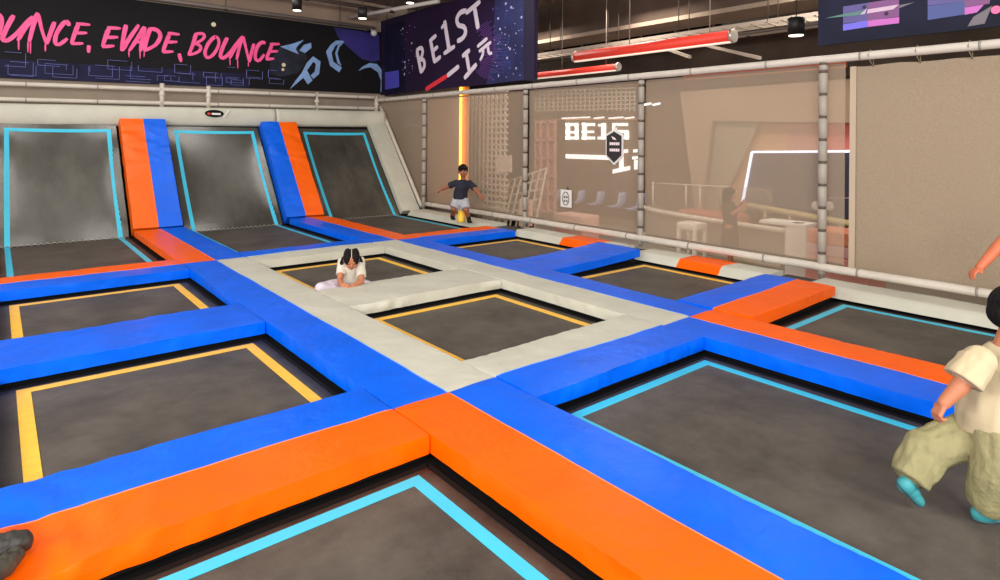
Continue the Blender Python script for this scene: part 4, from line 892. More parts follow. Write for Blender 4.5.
# ------------------------------------------------------------------ people
SKIN = mat('skin_tan', (180, 114, 80), 0.55, 0.4, var=0.05, vscale=8)
SKIN_D = mat('skin_brown', (150, 92, 66), 0.55, 0.4, var=0.05, vscale=8)
HAIR = mat('hair_black', (15, 12, 11), 0.7, 0.2, bump=0.5, bscale=70)
EYEW = mat('eye_white', (230, 226, 220), 0.3); EYED = mat('eye_dark', (28, 18, 14), 0.2); LIP = mat('lip_rose', (168, 88, 78), 0.5)
class Body:
    """round cones and ellipsoids, melted into one continuous surface"""
    def __init__(s): s.mb = MB()
    def sph(s, c, r, R3=None, seg=16, ring=10):
        bm = bmesh.new(); bmesh.ops.create_uvsphere(bm, u_segments=seg, v_segments=ring, radius=1)
        rr = r if isinstance(r, (tuple, list)) else (r, r, r)
        for v in bm.verts:
            q = V((v.co.x * rr[0], v.co.y * rr[1], v.co.z * rr[2])); v.co = V(c) + ((R3 @ q) if R3 else q)
        s.mb.frombm(bm); bm.free()
    def chain(s, pts, flat=False):
        """pts: (point, radius); flat: open-looking, straight cut ends (cuffs, hems)"""
        for i, ((p, r), (q, t)) in enumerate(zip(pts, pts[1:])):
            s.mb.tube([p, q], [r, t], 14)
        for i, (p, r) in enumerate(pts):
            if flat and i in (0, len(pts) - 1): continue
            s.sph(p, r)
    def oval(s, rings, n=20):
        """trunk from elliptic rings: (centre, half width, half depth, width axis, depth axis)"""
        vs = []; fs = []; m = len(rings)
        for c, a, b, ax, dx in rings:
            for j in range(n):
                t = 2 * math.pi * j / n; vs.append(V(c) + V(ax) * (a * math.cos(t)) + V(dx) * (b * math.sin(t)))
        for i in range(m - 1):
            for j in range(n): fs.append((i * n + j, i * n + (j + 1) % n, (i + 1) * n + (j + 1) % n, (i + 1) * n + j))
        fs += [tuple(range(n)), tuple(range((m - 1) * n, m * n))]
        s.mb.add(vs, fs)
    def melt(s, name, m, parent, voxel=0.008, smooth=3, fold=0.0, fscale=12, seed=0):
        o = s.mb.build('melt_source', m)
        bm = bmesh.new(); bm.from_mesh(o.data); bmesh.ops.recalc_face_normals(bm, faces=bm.faces[:]); bm.to_mesh(o.data); bm.free()
        md = o.modifiers.new('r', 'REMESH'); md.mode = 'VOXEL'; md.voxel_size = voxel
        ms = o.modifiers.new('s', 'SMOOTH'); ms.iterations = smooth; ms.factor = 0.5
        dg = bpy.context.evaluated_depsgraph_get(); me = bpy.data.meshes.new_from_object(o.evaluated_get(dg)); me.name = name
        bpy.data.objects.remove(o)
        if fold:
            me.update(); nn = [v.normal.copy() for v in me.vertices]
            for v, nv in zip(me.vertices, nn):
                p = v.co * fscale; v.co += nv * fold * (noise.noise(V((p.x, p.y, p.z * 0.45 + seed))) + 0.5 * noise.noise(V((p.x * 2.3, p.y * 2.3, p.z + seed + 5))))
        for p in me.polygons: p.use_smooth = True
        me.materials.clear(); me.materials.append(m)
        r = bpy.data.objects.new(name, me); COL.objects.link(r)
        if parent: r.parent = parent; r.matrix_parent_inverse = Matrix.Translation(-parent.location)
        return r
def basis(f, up):
    f = V(f).normalized(); r = f.cross(V(up)).normalized(); u = r.cross(f)
    return f, r, u, Matrix((r, f, u)).transposed()
def head(B, t, c, f, up, k, hair, skin=SKIN, voxel=0.008, lids=0.0):
    """k: half height of the head. adds skull, jaw, nose and ears to the body; eyes, lips and hair are parts"""
    f, r, u, M3 = basis(f, up); c = V(c)
    P = lambda x, y, z: c + (r * x + f * y + u * z) * k
    B.sph(P(0, -0.04, 0.16), (0.74 * k, 0.86 * k, 0.82 * k), M3)
    B.sph(P(0, 0.16, -0.36), (0.56 * k, 0.60 * k, 0.58 * k), M3)
    B.sph(P(0, 0.34, -0.76), (0.24 * k, 0.26 * k, 0.20 * k), M3)
    for s in (-1, 1):
        B.sph(P(0.36 * s, 0.50, -0.30), (0.24 * k, 0.22 * k, 0.24 * k), M3)
        B.sph(P(0.76 * s, -0.05, -0.10), (0.09 * k, 0.17 * k, 0.24 * k), M3, 10, 8)
        B.sph(P(0.30 * s, 0.72, 0.16), (0.24 * k, 0.09 * k, 0.07 * k), M3, 10, 8)
    if lids:
        for s in (-1, 1): B.sph(P(0.29 * s, 0.70, 0.035), (0.145 * k, 0.125 * k, 0.115 * k), M3, 12, 8)
    B.chain([(P(0, 0.80, 0.02), 0.06 * k), (P(0, 0.90, -0.20), 0.11 * k)])
    for s in (-1, 1): B.sph(P(0.09 * s, 0.84, -0.23), 0.08 * k, None, 8, 6)
    ew = MB(); ed = MB()
    for s in (-1, 1):
        e = P(0.29 * s, 0.735, 0.0); ew.sphere(e, 0.105 * k, 10, 8); ed.sphere(e + f * 0.065 * k, 0.062 * k, 8, 6)
    for nm, m_, w_ in (('eye', EYEW, -1), ('eye', EYEW, 1)):
        one = MB(); one.sphere(P(0.29 * w_, 0.71, 0.0), 0.098 * k, 10, 8); eo = one.build(nm, m_, t)
        pu = MB(); pu.sphere(P(0.29 * w_, 0.71, -0.01) + f * 0.05 * k, 0.072 * k, 8, 6); pu.build('iris', EYED, eo) if False else None
        pu2 = pu.build('iris', EYED); pu2.parent = eo; pu2.matrix_parent_inverse = (Matrix.Translation(eo.parent.location) @ eo.matrix_parent_inverse).inverted()
    lp_ = MB(); lp_.tube([P(-0.20, 0.66, -0.48), P(-0.08, 0.735, -0.465), P(0, 0.75, -0.47), P(0.08, 0.735, -0.465), P(0.20, 0.66, -0.48)], [0.02 * k, 0.05 * k, 0.055 * k, 0.05 * k, 0.02 * k], 8); lp_.build('lips', LIP, t)
    H = Body()
    if hair == 'short':
        H.sph(P(0, -0.10, 0.28), (0.80 * k, 0.90 * k, 0.82 * k), M3); H.sph(P(0, -0.34, -0.10), (0.70 * k, 0.62 * k, 0.62 * k), M3)
        for s in (-1, 1): H.sph(P(0.30 * s, 0.48, 0.66), (0.34 * k, 0.34 * k, 0.24 * k), M3)
        H.sph(P(0, 0.5, 0.70), (0.3 * k, 0.34 * k, 0.22 * k), M3)
    elif hair == 'long':
        H.sph(P(0, -0.10, 0.26), (0.84 * k, 0.94 * k, 0.84 * k), M3); H.chain([(P(0, -0.5, 0.0), 0.66 * k), (P(0, -0.62, -0.9), 0.62 * k), (P(0, -0.6, -1.7), 0.50 * k), (P(0, -0.55, -2.3), 0.30 * k)])
        for s in (-1, 1): H.chain([(P(0.66 * s, 0.1, 0.3), 0.24 * k), (P(0.74 * s, -0.05, -0.6), 0.22 * k), (P(0.66 * s, -0.1, -1.4), 0.2 * k)])
    elif hair == 'pigtails':
        for s in (-1, 1):
            H.sph(P(0.40 * s, -0.08, 0.30), (0.435 * k, 0.94 * k, 0.84 * k), M3); H.sph(P(0.33 * s, -0.12, 0.20), (0.38 * k, 0.92 * k, 0.86 * k), M3); H.sph(P(0.44 * s, 0.44, 0.50), (0.36 * k, 0.36 * k, 0.34 * k), M3)
            H.sph(P(0.80 * s, -0.25, 0.02), 0.20 * k); H.chain([(P(0.86 * s, -0.22, -0.05), 0.17 * k), (P(0.98 * s, -0.12, -0.45), 0.20 * k), (P(0.98 * s, 0.0, -0.95), 0.15 * k), (P(0.94 * s, 0.08, -1.25), 0.06 * k)])
        H.sph(P(0, -0.5, -0.15), (0.66 * k, 0.42 * k, 0.55 * k), M3); H.sph(P(0, -0.10, 0.24), (0.62 * k, 0.88 * k, 0.83 * k), M3)
        pt = MB(); pt.tube([P(0, 0.70, 0.66), P(0, 0.46, 0.94), P(0, 0.18, 1.085), P(0, -0.15, 1.10), P(0, -0.45, 1.0)], 0.035 * k, 8); pt.build('hair_parting', mat('scalp_pale', (222, 190, 168), 0.6), t)
    H.melt('hair', HAIR, t, voxel, 2, 0.02 * k, 40)
    return P
def hand(B, w, d, n, size, curl=0.5, thumb_side=1, spread=0.16, finger_r=None):
    """w wrist, d direction of the palm, n normal out of the palm (fingers curl towards it)"""
    d = V(d).normalized(); n = (V(n) - d * V(n).dot(d)).normalized(); s = d.cross(n).normalized() * thumb_side
    pl = size * 0.50; pw = size * 0.21; fr = finger_r or size * 0.055
    for q in (-0.85, -0.28, 0.28, 0.85): B.chain([(w + s * (q * pw * 0.55), size * 0.095), (w + d * pl + s * (q * pw), fr * 1.35)])
    lens = [0.44, 0.52, 0.48, 0.36]
    for i, q in enumerate((0.9, 0.31, -0.30, -0.9)):
        p = w + d * (pl * (1.0 if i in (1, 2) else 0.95)) + s * (q * pw); L = lens[i] * size; dd = (d + s * (q * spread)).normalized(); pts = [(p, fr * 1.12)]; a = curl * (0.8 + 0.12 * i)
        ang = 0
        for j, fl in enumerate((0.45, 0.32, 0.23)):
            ang += a * (0.75 if j == 0 else 0.95); v = dd * math.cos(ang) + n * math.sin(ang); p = p + v * (L * fl); pts.append((p, fr * (1.0 - 0.10 * (j + 1))))
        B.chain(pts)
    p = w + d * (pl * 0.22) + s * (pw * 0.8); q = p + (d * 0.55 + s * 0.75 + n * 0.25).normalized() * (size * 0.20); r_ = q + (d * 0.85 + s * 0.25 + n * 0.45).normalized() * (size * 0.16)
    B.chain([(p, fr * 1.5), (q, fr * 1.2), (r_, fr * 0.95)])
UPV = V((0, 0, 1))
def shoe(name, m, t, heel, toe, w, h, up=UPV, sole=None, voxel=0.006):
    heel = V(heel); toe = V(toe); f, r, u, M3 = basis(toe - heel, up); L = (toe - heel).length; S = Body()
    S.sph(heel + f * (0.22 * L) + u * (h * 0.45), (w * 0.46, L * 0.24, h * 0.62), M3)
    S.sph(heel + f * (0.70 * L) + u * (h * 0.32), (w * 0.52, L * 0.32, h * 0.38), M3)
    S.sph(heel + f * (0.45 * L) + u * (h * 0.40), (w * 0.44, L * 0.30, h * 0.50), M3)
    o = S.melt(name, m, t, voxel, 2)
    if sole:
        S = Body(); S.sph(heel + f * (0.25 * L) + u * 0.006, (w * 0.48, L * 0.26, 0.010), M3); S.sph(heel + f * (0.68 * L) + u * 0.006, (w * 0.54, L * 0.33, 0.010), M3); S.sph(heel + f * (0.45 * L) + u * 0.006, (w * 0.42, L * 0.3, 0.010), M3)
        so = S.melt('sole', sole, None, voxel, 1); so.parent = o; so.matrix_parent_inverse = (Matrix.Translation(t.location) @ o.matrix_parent_inverse).inverted()
    return o

# --- the walking child at right
f = V((0.77, -0.64, 0)).normalized(); rt = V((-0.64, -0.77, 0)).normalized()
t = thing('person', 'child in cream tee, baggy olive trousers and turquoise shoes, walking across a trampoline', 'person', (3.55, 0.55, -0.15))
B = Body()
pel = PD(990, 432, 3.11); chest = PD(997, 385, 3.11); neck = PD(1004, 342, 3.10); hc = PD(1015, 313, 3.10)
hipL = PD(980, 432, 3.18); hipR = PD(998, 436, 3.05)
kL = PD(927, 449, 3.18); aL = PD(909, 479, 3.14); heelL = PD(897, 483, 3.12); toeL = V((3.42, 0.735, -0.130))
aR = PD(986, 516, 3.06); aR.z = -0.08; kR = PD(997, 475, 3.0)
heelR = aR - f * 0.07; heelR.z = -0.135; toeR = aR + f * 0.19; toeR.z = -0.135
B.oval([(pel + UPV * -0.05, 0.11, 0.09, rt, f), (pel + UPV * 0.04, 0.13, 0.10, rt, f), (chest, 0.135, 0.10, rt, f), (chest + UPV * 0.10, 0.14, 0.09, rt, f), (neck + UPV * -0.035, 0.08, 0.06, rt, f)])
B.chain([(neck + UPV * -0.05, 0.055), (hc + UPV * -0.04, 0.05)])
P = head(B, t, hc, (f + V((0, 0, -0.25))).normalized(), UPV, 0.128, 'short', voxel=0.006)
B.chain([(hipL, 0.085), (kL, 0.06), (aL, 0.038), (toeL + UPV * 0.03 + (heelL - toeL) * 0.25, 0.03)]); B.chain([(hipR, 0.085), (kR, 0.06), (aR, 0.038), (aR + V((0, 0, -0.02)) + f * 0.06, 0.03)])
shR = PD(979, 360, 2.98); elR = PD(960, 386, 2.97); wrR = PD(944, 403, 2.97); shL = PD(1024, 362, 3.22); elL = shL + f * 0.10 + UPV * -0.19; wrL = elL + f * 0.17 + UPV * -0.02
B.chain([(shR, 0.052), (elR, 0.041), (wrR, 0.029)]); B.chain([(shL, 0.05), (elL, 0.04), (wrL, 0.029)])
hand(B, wrR, (wrR - elR).normalized() + UPV * -0.25, f * 0.6 + UPV * -0.4, 0.125, 0.95, -1, 0.08, 0.0085); hand(B, wrL, f, V((0, 0, -1)), 0.125, 0.5, 1, 0.1, 0.0085)
B.melt('body', SKIN, t, 0.0045, 3)
TEE = mat('tee_cream', (190, 174, 140), 0.85, 0.2, var=0.06, vscale=6)
S = Body()
S.oval([(pel + UPV * 0.005, 0.165, 0.135, rt, f), (pel + UPV * 0.09, 0.162, 0.13, rt, f), (chest, 0.16, 0.125, rt, f), (chest + UPV * 0.11, 0.155, 0.105, rt, f), (neck + UPV * -0.045, 0.10, 0.08, rt, f), (neck + UPV * -0.015, 0.065, 0.06, rt, f)])
slv = shR.lerp(elR, 0.80); S.chain([(shR + rt * -0.01, 0.078), (shR.lerp(elR, 0.4), 0.082), (slv, 0.086)], True); S.sph(shR, 0.074); S.chain([(shL, 0.076), (shL.lerp(elL, 0.8), 0.086)], True); S.sph(shL, 0.074)
S.melt('tee_shirt', TEE, t, 0.006, 2, 0.010, 9, 3)
TRO = mat('trousers_olive', (142, 135, 98), 0.9, 0.2, var=0.14, vscale=10, bump=0.5, bscale=30)
S = Body()
S.oval([(pel + UPV * -0.09, 0.14, 0.12, rt, f), (pel + UPV * -0.02, 0.148, 0.125, rt, f), (pel + UPV * 0.05, 0.14, 0.115, rt, f)])
dl = (aL - kL).normalized(); dr = (aR - kR).normalized()
S.chain([(hipL, 0.112), (kL, 0.104), (kL.lerp(aL, 0.55), 0.100), (aL + dl * 0.0, 0.092)], True); S.sph(hipL, 0.11); S.chain([(hipR, 0.115), (kR, 0.11), (kR.lerp(aR, 0.6), 0.10), (aR + V((0, 0, 0.03)), 0.094)], True); S.sph(hipR, 0.112)
S.melt('trousers', TRO, t, 0.006, 2, 0.014, 11, 8)
TQ = mat('shoe_turquoise', (56, 142, 148), 0.6, var=0.15, vscale=12)
fl_up = (UPV * 0.5 - f * -0.6).normalized()
for hh, tt, uu in ((heelL + dl * 0.005, toeL, (f * 0.9 + UPV * 0.3)), (heelR, toeR, UPV)):
    shoe('shoe', TQ, t, hh, tt, 0.085, 0.075, uu, mat('sole_dark_teal', (38, 92, 100), 0.7))

# --- the child whose arm reaches in at the right edge
t = thing('person', 'person in a black top with only a reaching forearm in view beside the tan screen', 'person', PZ(1062, 330, 0.0))
base = t.location.copy(); f = V((-0.62, 0.78, 0)).normalized()
D2 = 4.75; f = (PD(960, 270, D2) - PD(1050, 270, D2)).normalized(); rt = f.cross(UPV).normalized()
tor = PD(1075, 215, D2); tor.z = 0
def at2(a, b, z): return V((tor.x, tor.y, 0)) + f * a + rt * b + UPV * z
B = Body(); K = 1.0
gz = -0.15
pel = at2(0, 0, 0.58); chest = at2(0.02, 0, 0.93); neck = at2(0.04, 0, 1.10); hc = at2(0.08, 0, 1.28)
B.oval([(pel + UPV * -0.06, 0.11, 0.09, rt, f), (pel + UPV * 0.05, 0.13, 0.095, rt, f), (chest, 0.14, 0.10, rt, f), (chest + UPV * 0.08, 0.14, 0.09, rt, f), (neck + UPV * -0.03, 0.08, 0.06, rt, f)])
B.chain([(neck + UPV * -0.05, 0.05), (hc, 0.05)]); head(B, t, hc, f, UPV, 0.118, 'short', voxel=0.007)
for s in (-1, 1): B.chain([(pel + rt * 0.08 * s, 0.085), (at2(0.03, 0.10 * s, 0.22), 0.055), (at2(0, 0.11 * s, gz + 0.07), 0.036)])
sh = at2(0.02, 0.17, 1.03); el = PD(1008, 236, D2 - 0.12); wr = PD(980, 267, D2 - 0.14)
B.chain([(sh, 0.048), (el, 0.044), (el.lerp(wr, 0.35), 0.044), (wr, 0.031)])
hand(B, wr, (wr - el).normalized() + f * 0.35, UPV * -1 + f * -0.3, 0.125, 0.45, 1, 0.2, 0.0085)
shl = at2(0.02, -0.17, 1.03); ell = at2(-0.05, -0.2, 0.80); wrl = at2(0.0, -0.21, 0.60); B.chain([(shl, 0.048), (ell, 0.041), (wrl, 0.03)]); hand(B, wrl, (0, 0, -1), rt, 0.12, 0.4, 1, 0.1, 0.0085)
B.melt('body', mat('skin_warm', (190, 104, 68), 0.55, 0.4, var=0.06, vscale=9), t, 0.0055, 3)
BLK = mat('cloth_black', (30, 29, 31), 0.85)
S = Body(); S.oval([(pel + UPV * 0.02, 0.15, 0.115, rt, f), (chest, 0.155, 0.115, rt, f), (chest + UPV * 0.09, 0.15, 0.10, rt, f), (neck, 0.065, 0.06, rt, f)])
S.chain([(sh, 0.07), (sh.lerp(el, 0.86), 0.066)], True); S.sph(sh, 0.07); S.chain([(shl, 0.07), (shl.lerp(ell, 0.8), 0.068)], True); S.sph(shl, 0.07); S.melt('top', BLK, t, 0.008, 2, 0.006, 10)
S = Body(); S.oval([(pel + UPV * -0.09, 0.13, 0.11, rt, f), (pel + UPV * 0.05, 0.14, 0.11, rt, f)])
for s in (-1, 1): S.chain([(pel + rt * 0.08 * s, 0.10), (at2(0.03, 0.10 * s, 0.22), 0.075), (at2(0, 0.11 * s, gz + 0.12), 0.06)], True); S.sph(pel + rt * 0.08 * s, 0.10)
S.melt('trousers', mat('cloth_grey', (82, 82, 88), 0.85), t, 0.008, 2, 0.006, 10)
for s in (-1, 1): shoe('sock', BLK, t, at2(-0.05, 0.11 * s, gz + 0.006), at2(0.14, 0.11 * s, gz + 0.006), 0.08, 0.07)

# --- the seated girl
t = thing('person', 'small girl with dark pigtails in white tee and pale trousers, sitting looking down', 'person', (3.12, 6.66, -0.15))
c0 = V((3.13, 6.68, -0.15)); f = (V((0, 0, 0)) - V((3.13, 6.68, 0))).normalized(); rt = f.cross(UPV).normalized()      # rt: her right, image left
g_ = lambda a, b, z: c0 + f * a + rt * b + UPV * z
B = Body()
pel = g_(-0.02, 0, 0.10); chest = g_(0.05, 0.0, 0.32); neck = g_(0.075, 0, 0.43); hc = PD(351.5, 259.5, 7.42)
B.oval([(g_(-0.02, 0, 0.03), 0.11, 0.09, rt, f), (pel, 0.115, 0.10, rt, f), (g_(0.01, 0, 0.22), 0.095, 0.085, rt, f), (chest, 0.095, 0.075, rt, f), (neck + UPV * -0.03, 0.06, 0.05, rt, f)])
B.chain([(neck + UPV * -0.03, 0.045), (hc, 0.05)])
head(B, t, hc, (f * 0.92 + UPV * -0.40).normalized(), (UPV * 0.92 + f * 0.40).normalized(), 0.118, 'pigtails', voxel=0.007, lids=1)
shR = g_(0.05, 0.105, 0.385); shL = g_(0.05, -0.115, 0.38)
elR = PD(340, 279.5, 7.36); wrR = PD(342.5, 286, 7.19); elL = PD(361.5, 281.5, 7.30); wrL = PD(353, 286, 7.18)
B.chain([(shR, 0.042), (elR, 0.036), (wrR, 0.026)]); B.chain([(shL, 0.042), (elL, 0.036), (wrL, 0.026)])
hand(B, wrR, f * 0.5 - rt * 0.7, -rt + UPV * 0.1, 0.10, 0.6, 1, 0.12, 0.0075); hand(B, wrL, rt * 0.9 + f * 0.3 - UPV * 0.1, -UPV, 0.10, 0.5, -1, 0.12, 0.0075)
kR = PD(321, 288.2, 7.16); aR = g_(0.20, 0.10, 0.06); kL = g_(0.12, -0.28, 0.05); aL = g_(0.22, -0.03, 0.05)
B.chain([(g_(0, 0.08, 0.08), 0.075), (kR, 0.05), (aR, 0.035)]); B.chain([(g_(0, -0.08, 0.08), 0.075), (kL, 0.05), (aL, 0.035)])
B.melt('body', SKIN, t, 0.0055, 3)
S = Body(); S.oval([(g_(-0.02, 0, 0.09), 0.125, 0.12, rt, f), (g_(0.01, 0, 0.22), 0.115, 0.11, rt, f), (chest, 0.112, 0.10, rt, f), (chest + UPV * 0.06, 0.108, 0.08, rt, f), (neck, 0.055, 0.05, rt, f)])
S.chain([(shR, 0.054), (shR.lerp(elR, 0.72), 0.060)], True); S.sph(shR, 0.054); S.chain([(shL, 0.054), (shL.lerp(elL, 0.76), 0.060)], True); S.sph(shL, 0.054)
S.melt('tee_shirt', mat('tee_white', (205, 196, 180), 0.85, 0.2), t, 0.007, 2, 0.008, 12, 2)
S = Body(); S.oval([(g_(-0.03, 0, 0.01), 0.13, 0.115, rt, f), (g_(-0.02, 0, 0.12), 0.14, 0.11, rt, f)])
S.chain([(g_(0, 0.08, 0.08), 0.095), (kR, 0.072), (kR.lerp(aR, 0.9), 0.055)], True); S.sph(g_(0, 0.08, 0.08), 0.09); S.chain([(g_(0, -0.08, 0.08), 0.095), (kL, 0.07), (kL.lerp(aL, 0.9), 0.055)], True)
S.melt('trousers', mat('trousers_lilac', (206, 194, 204), 0.85, 0.2), t, 0.007, 2, 0.008, 12, 6)
for hp, d_ in ((aR, -rt), (aL, rt)): shoe('sock', mat('sock_white', (226, 222, 216), 0.85), t, hp - d_ * 0.03 + UPV * -0.05, hp + d_ * 0.10 + UPV * -0.05, 0.06, 0.055)

# --- the running boy
DR = 12.55
foot = PD(468.5, 221.5, DR)
t = thing('person', 'boy in navy tee and grey shorts running on the far white pad', 'person', (foot.x, foot.y, 0.0))
# depth where his standing foot meets the pad top
DR = (PZ(468.5, 222, 0.006) - CAM).dot(CF)
Q = lambda u, v, d=0: PD(u, v, DR + d)
f = (CR * 0.35 - V((CF.x, CF.y, 0)).normalized()).normalized(); rt = f.cross(UPV).normalized()
B = Body()
pel = Q(460.5, 200); chest = Q(462.5, 187, -0.05); neck = Q(463, 179.5, -0.07); hc = Q(463, 171, -0.1)
B.oval([(pel + UPV * -0.04, 0.11, 0.08, rt, f), (pel + UPV * 0.05, 0.105, 0.07, rt, f), (chest, 0.115, 0.075, rt, f), (neck + UPV * -0.03, 0.06, 0.05, rt, f)])
B.chain([(neck + UPV * -0.05, 0.05), (hc, 0.05)]); head(B, t, hc, (f + UPV * -0.3).normalized(), UPV, 0.132, 'short', SKIN_D, 0.008)
shR = Q(456, 183); elR = Q(448, 186.5, 0.05); wrR = Q(442, 189.5, 0.08); shL = Q(469.5, 183, 0.0); elL = Q(475.5, 189.5, -0.1); wrL = Q(480.5, 195.5, -0.2)
B.chain([(shR, 0.055), (elR, 0.046), (wrR, 0.034)]); B.chain([(shL, 0.055), (elL, 0.046), (wrL, 0.034)])
hand(B, wrR, wrR - elR, UPV * -1, 0.13, 0.5, 1, 0.15, 0.011); hand(B, wrL, wrL - elL, UPV * -1 + rt * -.2, 0.13, 0.4, -1, 0.15, 0.011)
kR = Q(453.5, 209, -0.10); aR = Q(452.5, 217, 0.16); kL = Q(466, 210, -0.14); aL = Q(469, 219, 0.0)
B.chain([(pel - CR * 0.07, 0.08), (kR, 0.058), (aR, 0.04)]); B.chain([(pel + CR * 0.07, 0.08), (kL, 0.058), (aL, 0.04)])
B.melt('body', SKIN_D, t, 0.0065, 3)
NAVY = mat('tee_navy', (30, 32, 46), 0.85)
S = Body(); S.oval([(pel + UPV * 0.02, 0.158, 0.125, rt, f), (pel + UPV * 0.15, 0.152, 0.125, rt, f), (chest, 0.155, 0.11, rt, f), (chest + UPV * 0.10, 0.145, 0.09, rt, f), (neck, 0.07, 0.065, rt, f)])
S.chain([(shR, 0.072), (shR.lerp(elR, 0.8), 0.072)], True); S.sph(shR, 0.07); S.chain([(shL, 0.072), (shL.lerp(elL, 0.8), 0.072)], True); S.sph(shL, 0.07); S.melt('tee_shirt', NAVY, t, 0.010, 2, 0.008, 9)
S = Body(); S.oval([(pel + UPV * -0.07, 0.15, 0.11, rt, f), (pel + UPV * 0.07, 0.15, 0.11, rt, f)])
S.chain([(pel - CR * 0.07, 0.105), (kR.lerp(pel - CR * 0.07, 0.1), 0.10)], True); S.chain([(pel + CR * 0.07, 0.105), (kL.lerp(pel + CR * 0.07, 0.1), 0.10)], True)
S.melt('shorts', mat('shorts_grey', (172, 172, 176), 0.85, var=0.12, vscale=14), t, 0.010, 2, 0.008, 10)
for a, dz in ((aR, -0.05), (aL, -0.075)):
    S = Body(); kk = kR if a is aR else kL; S.chain([(a.lerp(kk, 0.35), 0.05), (a, 0.046), (a + UPV * -0.03, 0.045)], True); S.melt('sock', mat('sock_black', (24, 22, 22), 0.85), t, 0.010, 1)
    shoe('shoe', mat('sock_black', (24, 22, 22), 0.85), t, a - f * 0.06 + UPV * dz, a + f * 0.14 + UPV * dz, 0.09, 0.08, UPV, None, 0.009)
p = PZ(461, 222, 0.004); mb = MB(); mb.lathe(p, [(0.075, 0), (0.085, 0.02), (0.08, 0.16), (0.045, 0.20), (0.045, 0.24), (0.03, 0.25)], 16); tag(mb.build('toy_bottle', mat('toy_yellow', (255, 206, 66), 0.5)), 'bright yellow bottle-shaped toy standing between the feet of the running boy', 'toy')

# --- the woman beyond the net
DW = 13.0; o = PD(730.5, 250, DW); t = thing('person', 'woman with long dark hair in a dark dress standing beyond the net', 'person', (o.x, o.y, -0.9))
f = (CR * 0.85 - V((CF.x, CF.y, 0)).normalized() * 0.45).normalized(); rt = f.cross(UPV).normalized(); W_ = lambda u, v, d=0: PD(u, v, DW + d)
B = Body(); pel = W_(730, 226); chest = W_(729, 208); neck = W_(729.5, 200); hc = W_(730, 194)
B.oval([(pel + UPV * -0.10, 0.15, 0.12, rt, f), (pel, 0.16, 0.12, rt, f), (chest, 0.16, 0.12, rt, f), (neck + UPV * -0.05, 0.10, 0.08, rt, f)]); B.chain([(neck + UPV * -0.05, 0.055), (hc, 0.055)])
head(B, t, hc, f, UPV, 0.135, 'long', voxel=0.009)
for s in (-1, 1): B.chain([(pel + rt * 0.09 * s, 0.10), (V((o.x, o.y, -0.42)) + rt * 0.09 * s, 0.06), (V((o.x, o.y, -0.83)) + rt * 0.09 * s, 0.042)])
sh1 = W_(725, 206, -0.15); e1 = W_(733, 214, -0.22); w1_ = W_(742, 207.5, -0.2); sh2 = W_(729, 205, 0.15); e2 = W_(736, 213, 0.12); w2_ = W_(741.5, 203.5, 0.0)
for a, b, c in ((sh1, e1, w1_), (sh2, e2, w2_)): B.chain([(a, 0.052), (b, 0.042), (c, 0.032)])
hand(B, w1_, w1_ - e1, UPV, 0.16, 0.7, 1, 0.1, 0.011); hand(B, w2_, w2_ - e2, f, 0.16, 0.7, -1, 0.1, 0.011); B.melt('body', SKIN, t, 0.008, 3)
S = Body(); S.oval([(V((o.x, o.y, -0.62)), 0.24, 0.20, rt, f), (pel + UPV * -0.2, 0.21, 0.17, rt, f), (pel + UPV * 0.12, 0.165, 0.14, rt, f), (chest, 0.185, 0.15, rt, f), (neck + UPV * -0.03, 0.11, 0.09, rt, f)])
for a, b in ((sh1, e1), (sh2, e2)): S.chain([(a, 0.075), (a.lerp(b, 0.7), 0.075)], True); S.sph(a, 0.075)
S.melt('dress', mat('dress_charcoal', (70, 58, 52), 0.85), t, 0.012, 2, 0.01, 6)
for s in (-1, 1): q = V((o.x, o.y, -0.895)) + rt * 0.09 * s; shoe('shoe', BLK, t, q - f * 0.07, q + f * 0.17, 0.09, 0.08, UPV, None, 0.01)
c = (w1_ + w2_) / 2 + f * 0.09 + UPV * 0.09; mb = MB(); mb.bbox(V((-0.04, -0.006, -0.08)), V((0.04, 0.006, 0.08)), 0.004)
M_ = basis(f, UPV + f * 0.4)[3]; mb.v = [M_ @ v + c for v in mb.v]; tag(mb.build('phone', mat('phone_red', (206, 70, 74), 0.4)), 'red phone held up by the woman beyond the net', 'phone')

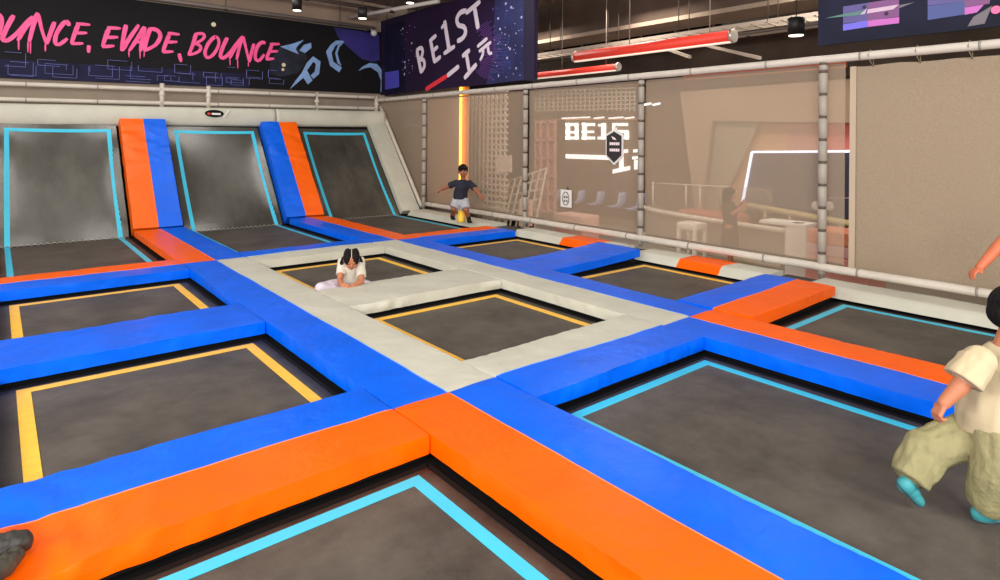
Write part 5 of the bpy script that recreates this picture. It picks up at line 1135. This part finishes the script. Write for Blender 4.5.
# --- dark bundle on the near orange pad
t = thing('cloth_bundle', 'dark rounded cloth bundle lying on the rumpled end of an orange pad', 'bundle', (-0.25, 2.95, 0.0))
S = Body(); q = lambda u, v, z: PZ(u, v, z)
S.chain([(q(-40, 556, 0.055), 0.05), (q(-12, 549, 0.055), 0.052), (q(12, 544, 0.052), 0.050), (q(21, 542, 0.050), 0.046)]); S.melt('upper_roll', mat('bundle_dark', (46, 42, 38), 0.6, var=0.4, vscale=14, bump=0.5, bscale=30), t, 0.006, 3, 0.008, 22)
S = Body(); S.chain([(q(14, 556, 0.045), 0.036), (q(4, 566, 0.045), 0.042), (q(-14, 578, 0.045), 0.045), (q(-40, 588, 0.045), 0.045)]); S.melt('lower_roll', mat('bundle_olive', (62, 58, 48), 0.5, var=0.5, vscale=18, bump=0.5, bscale=30), t, 0.006, 3, 0.008, 22)

# ------------------------------------------------------------------ light
def area(loc, size, power, col=(1, 0.97, 0.93), rot=(0, 0, 0), sy=None):
    l = bpy.data.lights.new('area_light', 'AREA'); l.energy = power; l.color = col; l.size = size
    if sy: l.shape = 'RECTANGLE'; l.size_y = sy
    o = bpy.data.objects.new('ceiling_or_added_lamp', l); COL.objects.link(o); o.location = loc; o.rotation_euler = rot; return o
for y in (-1.0, 2.6, 6.2, 9.8):
    for x in (-0.5, 3.4, 6.8):
        area((x, y, 5.1), 1.6, 27 if y < 10 else 32)
for x, pw in ((0.15, 26), (1.75, 30), (4.05, 34)): area((x, 13.0, 5.1), 0.22, pw, (1, 0.97, 0.9), (0, 0, 0), 2.2)  # narrow lamps added only for the sheen on the sloped mats
for y in (4.5, 8.5, 12.5): area((12.5, y, 3.9) if False else (11.0, y, 4.9), 1.4, 130, (1, 0.9, 0.8))
def aim(loc, tgt): return (V(tgt) - V(loc)).to_track_quat('-Z', 'Y').to_euler()
for loc, tgt, pw in (((-3.5, -4.5, 3.6), (3, 6, 0), 640), ((1.5, -5.0, 3.6), (4, 6, 0), 520), ((-5.0, 1.5, 3.6), (4, 7, 0), 520), ((-5.0, 8.0, 3.8), (4, 11, 0.5), 260)):  # unseen fill lamps added behind the camera to brighten the pad sides
    area(loc, 3.0, pw, (1, 0.98, 0.95), aim(loc, tgt), 1.6)
w = bpy.data.worlds.new('world'); SC.world = w; w.use_nodes = True
w.node_tree.nodes['Background'].inputs[0].default_value = (1.0, 0.96, 0.92, 1); w.node_tree.nodes['Background'].inputs[1].default_value = 1.05
SC.view_settings.view_transform = 'Standard'; SC.view_settings.look = 'None'; SC.view_settings.gamma = 1.0; SC.view_settings.use_curve_mapping = False
SC.view_settings.exposure = -0.27
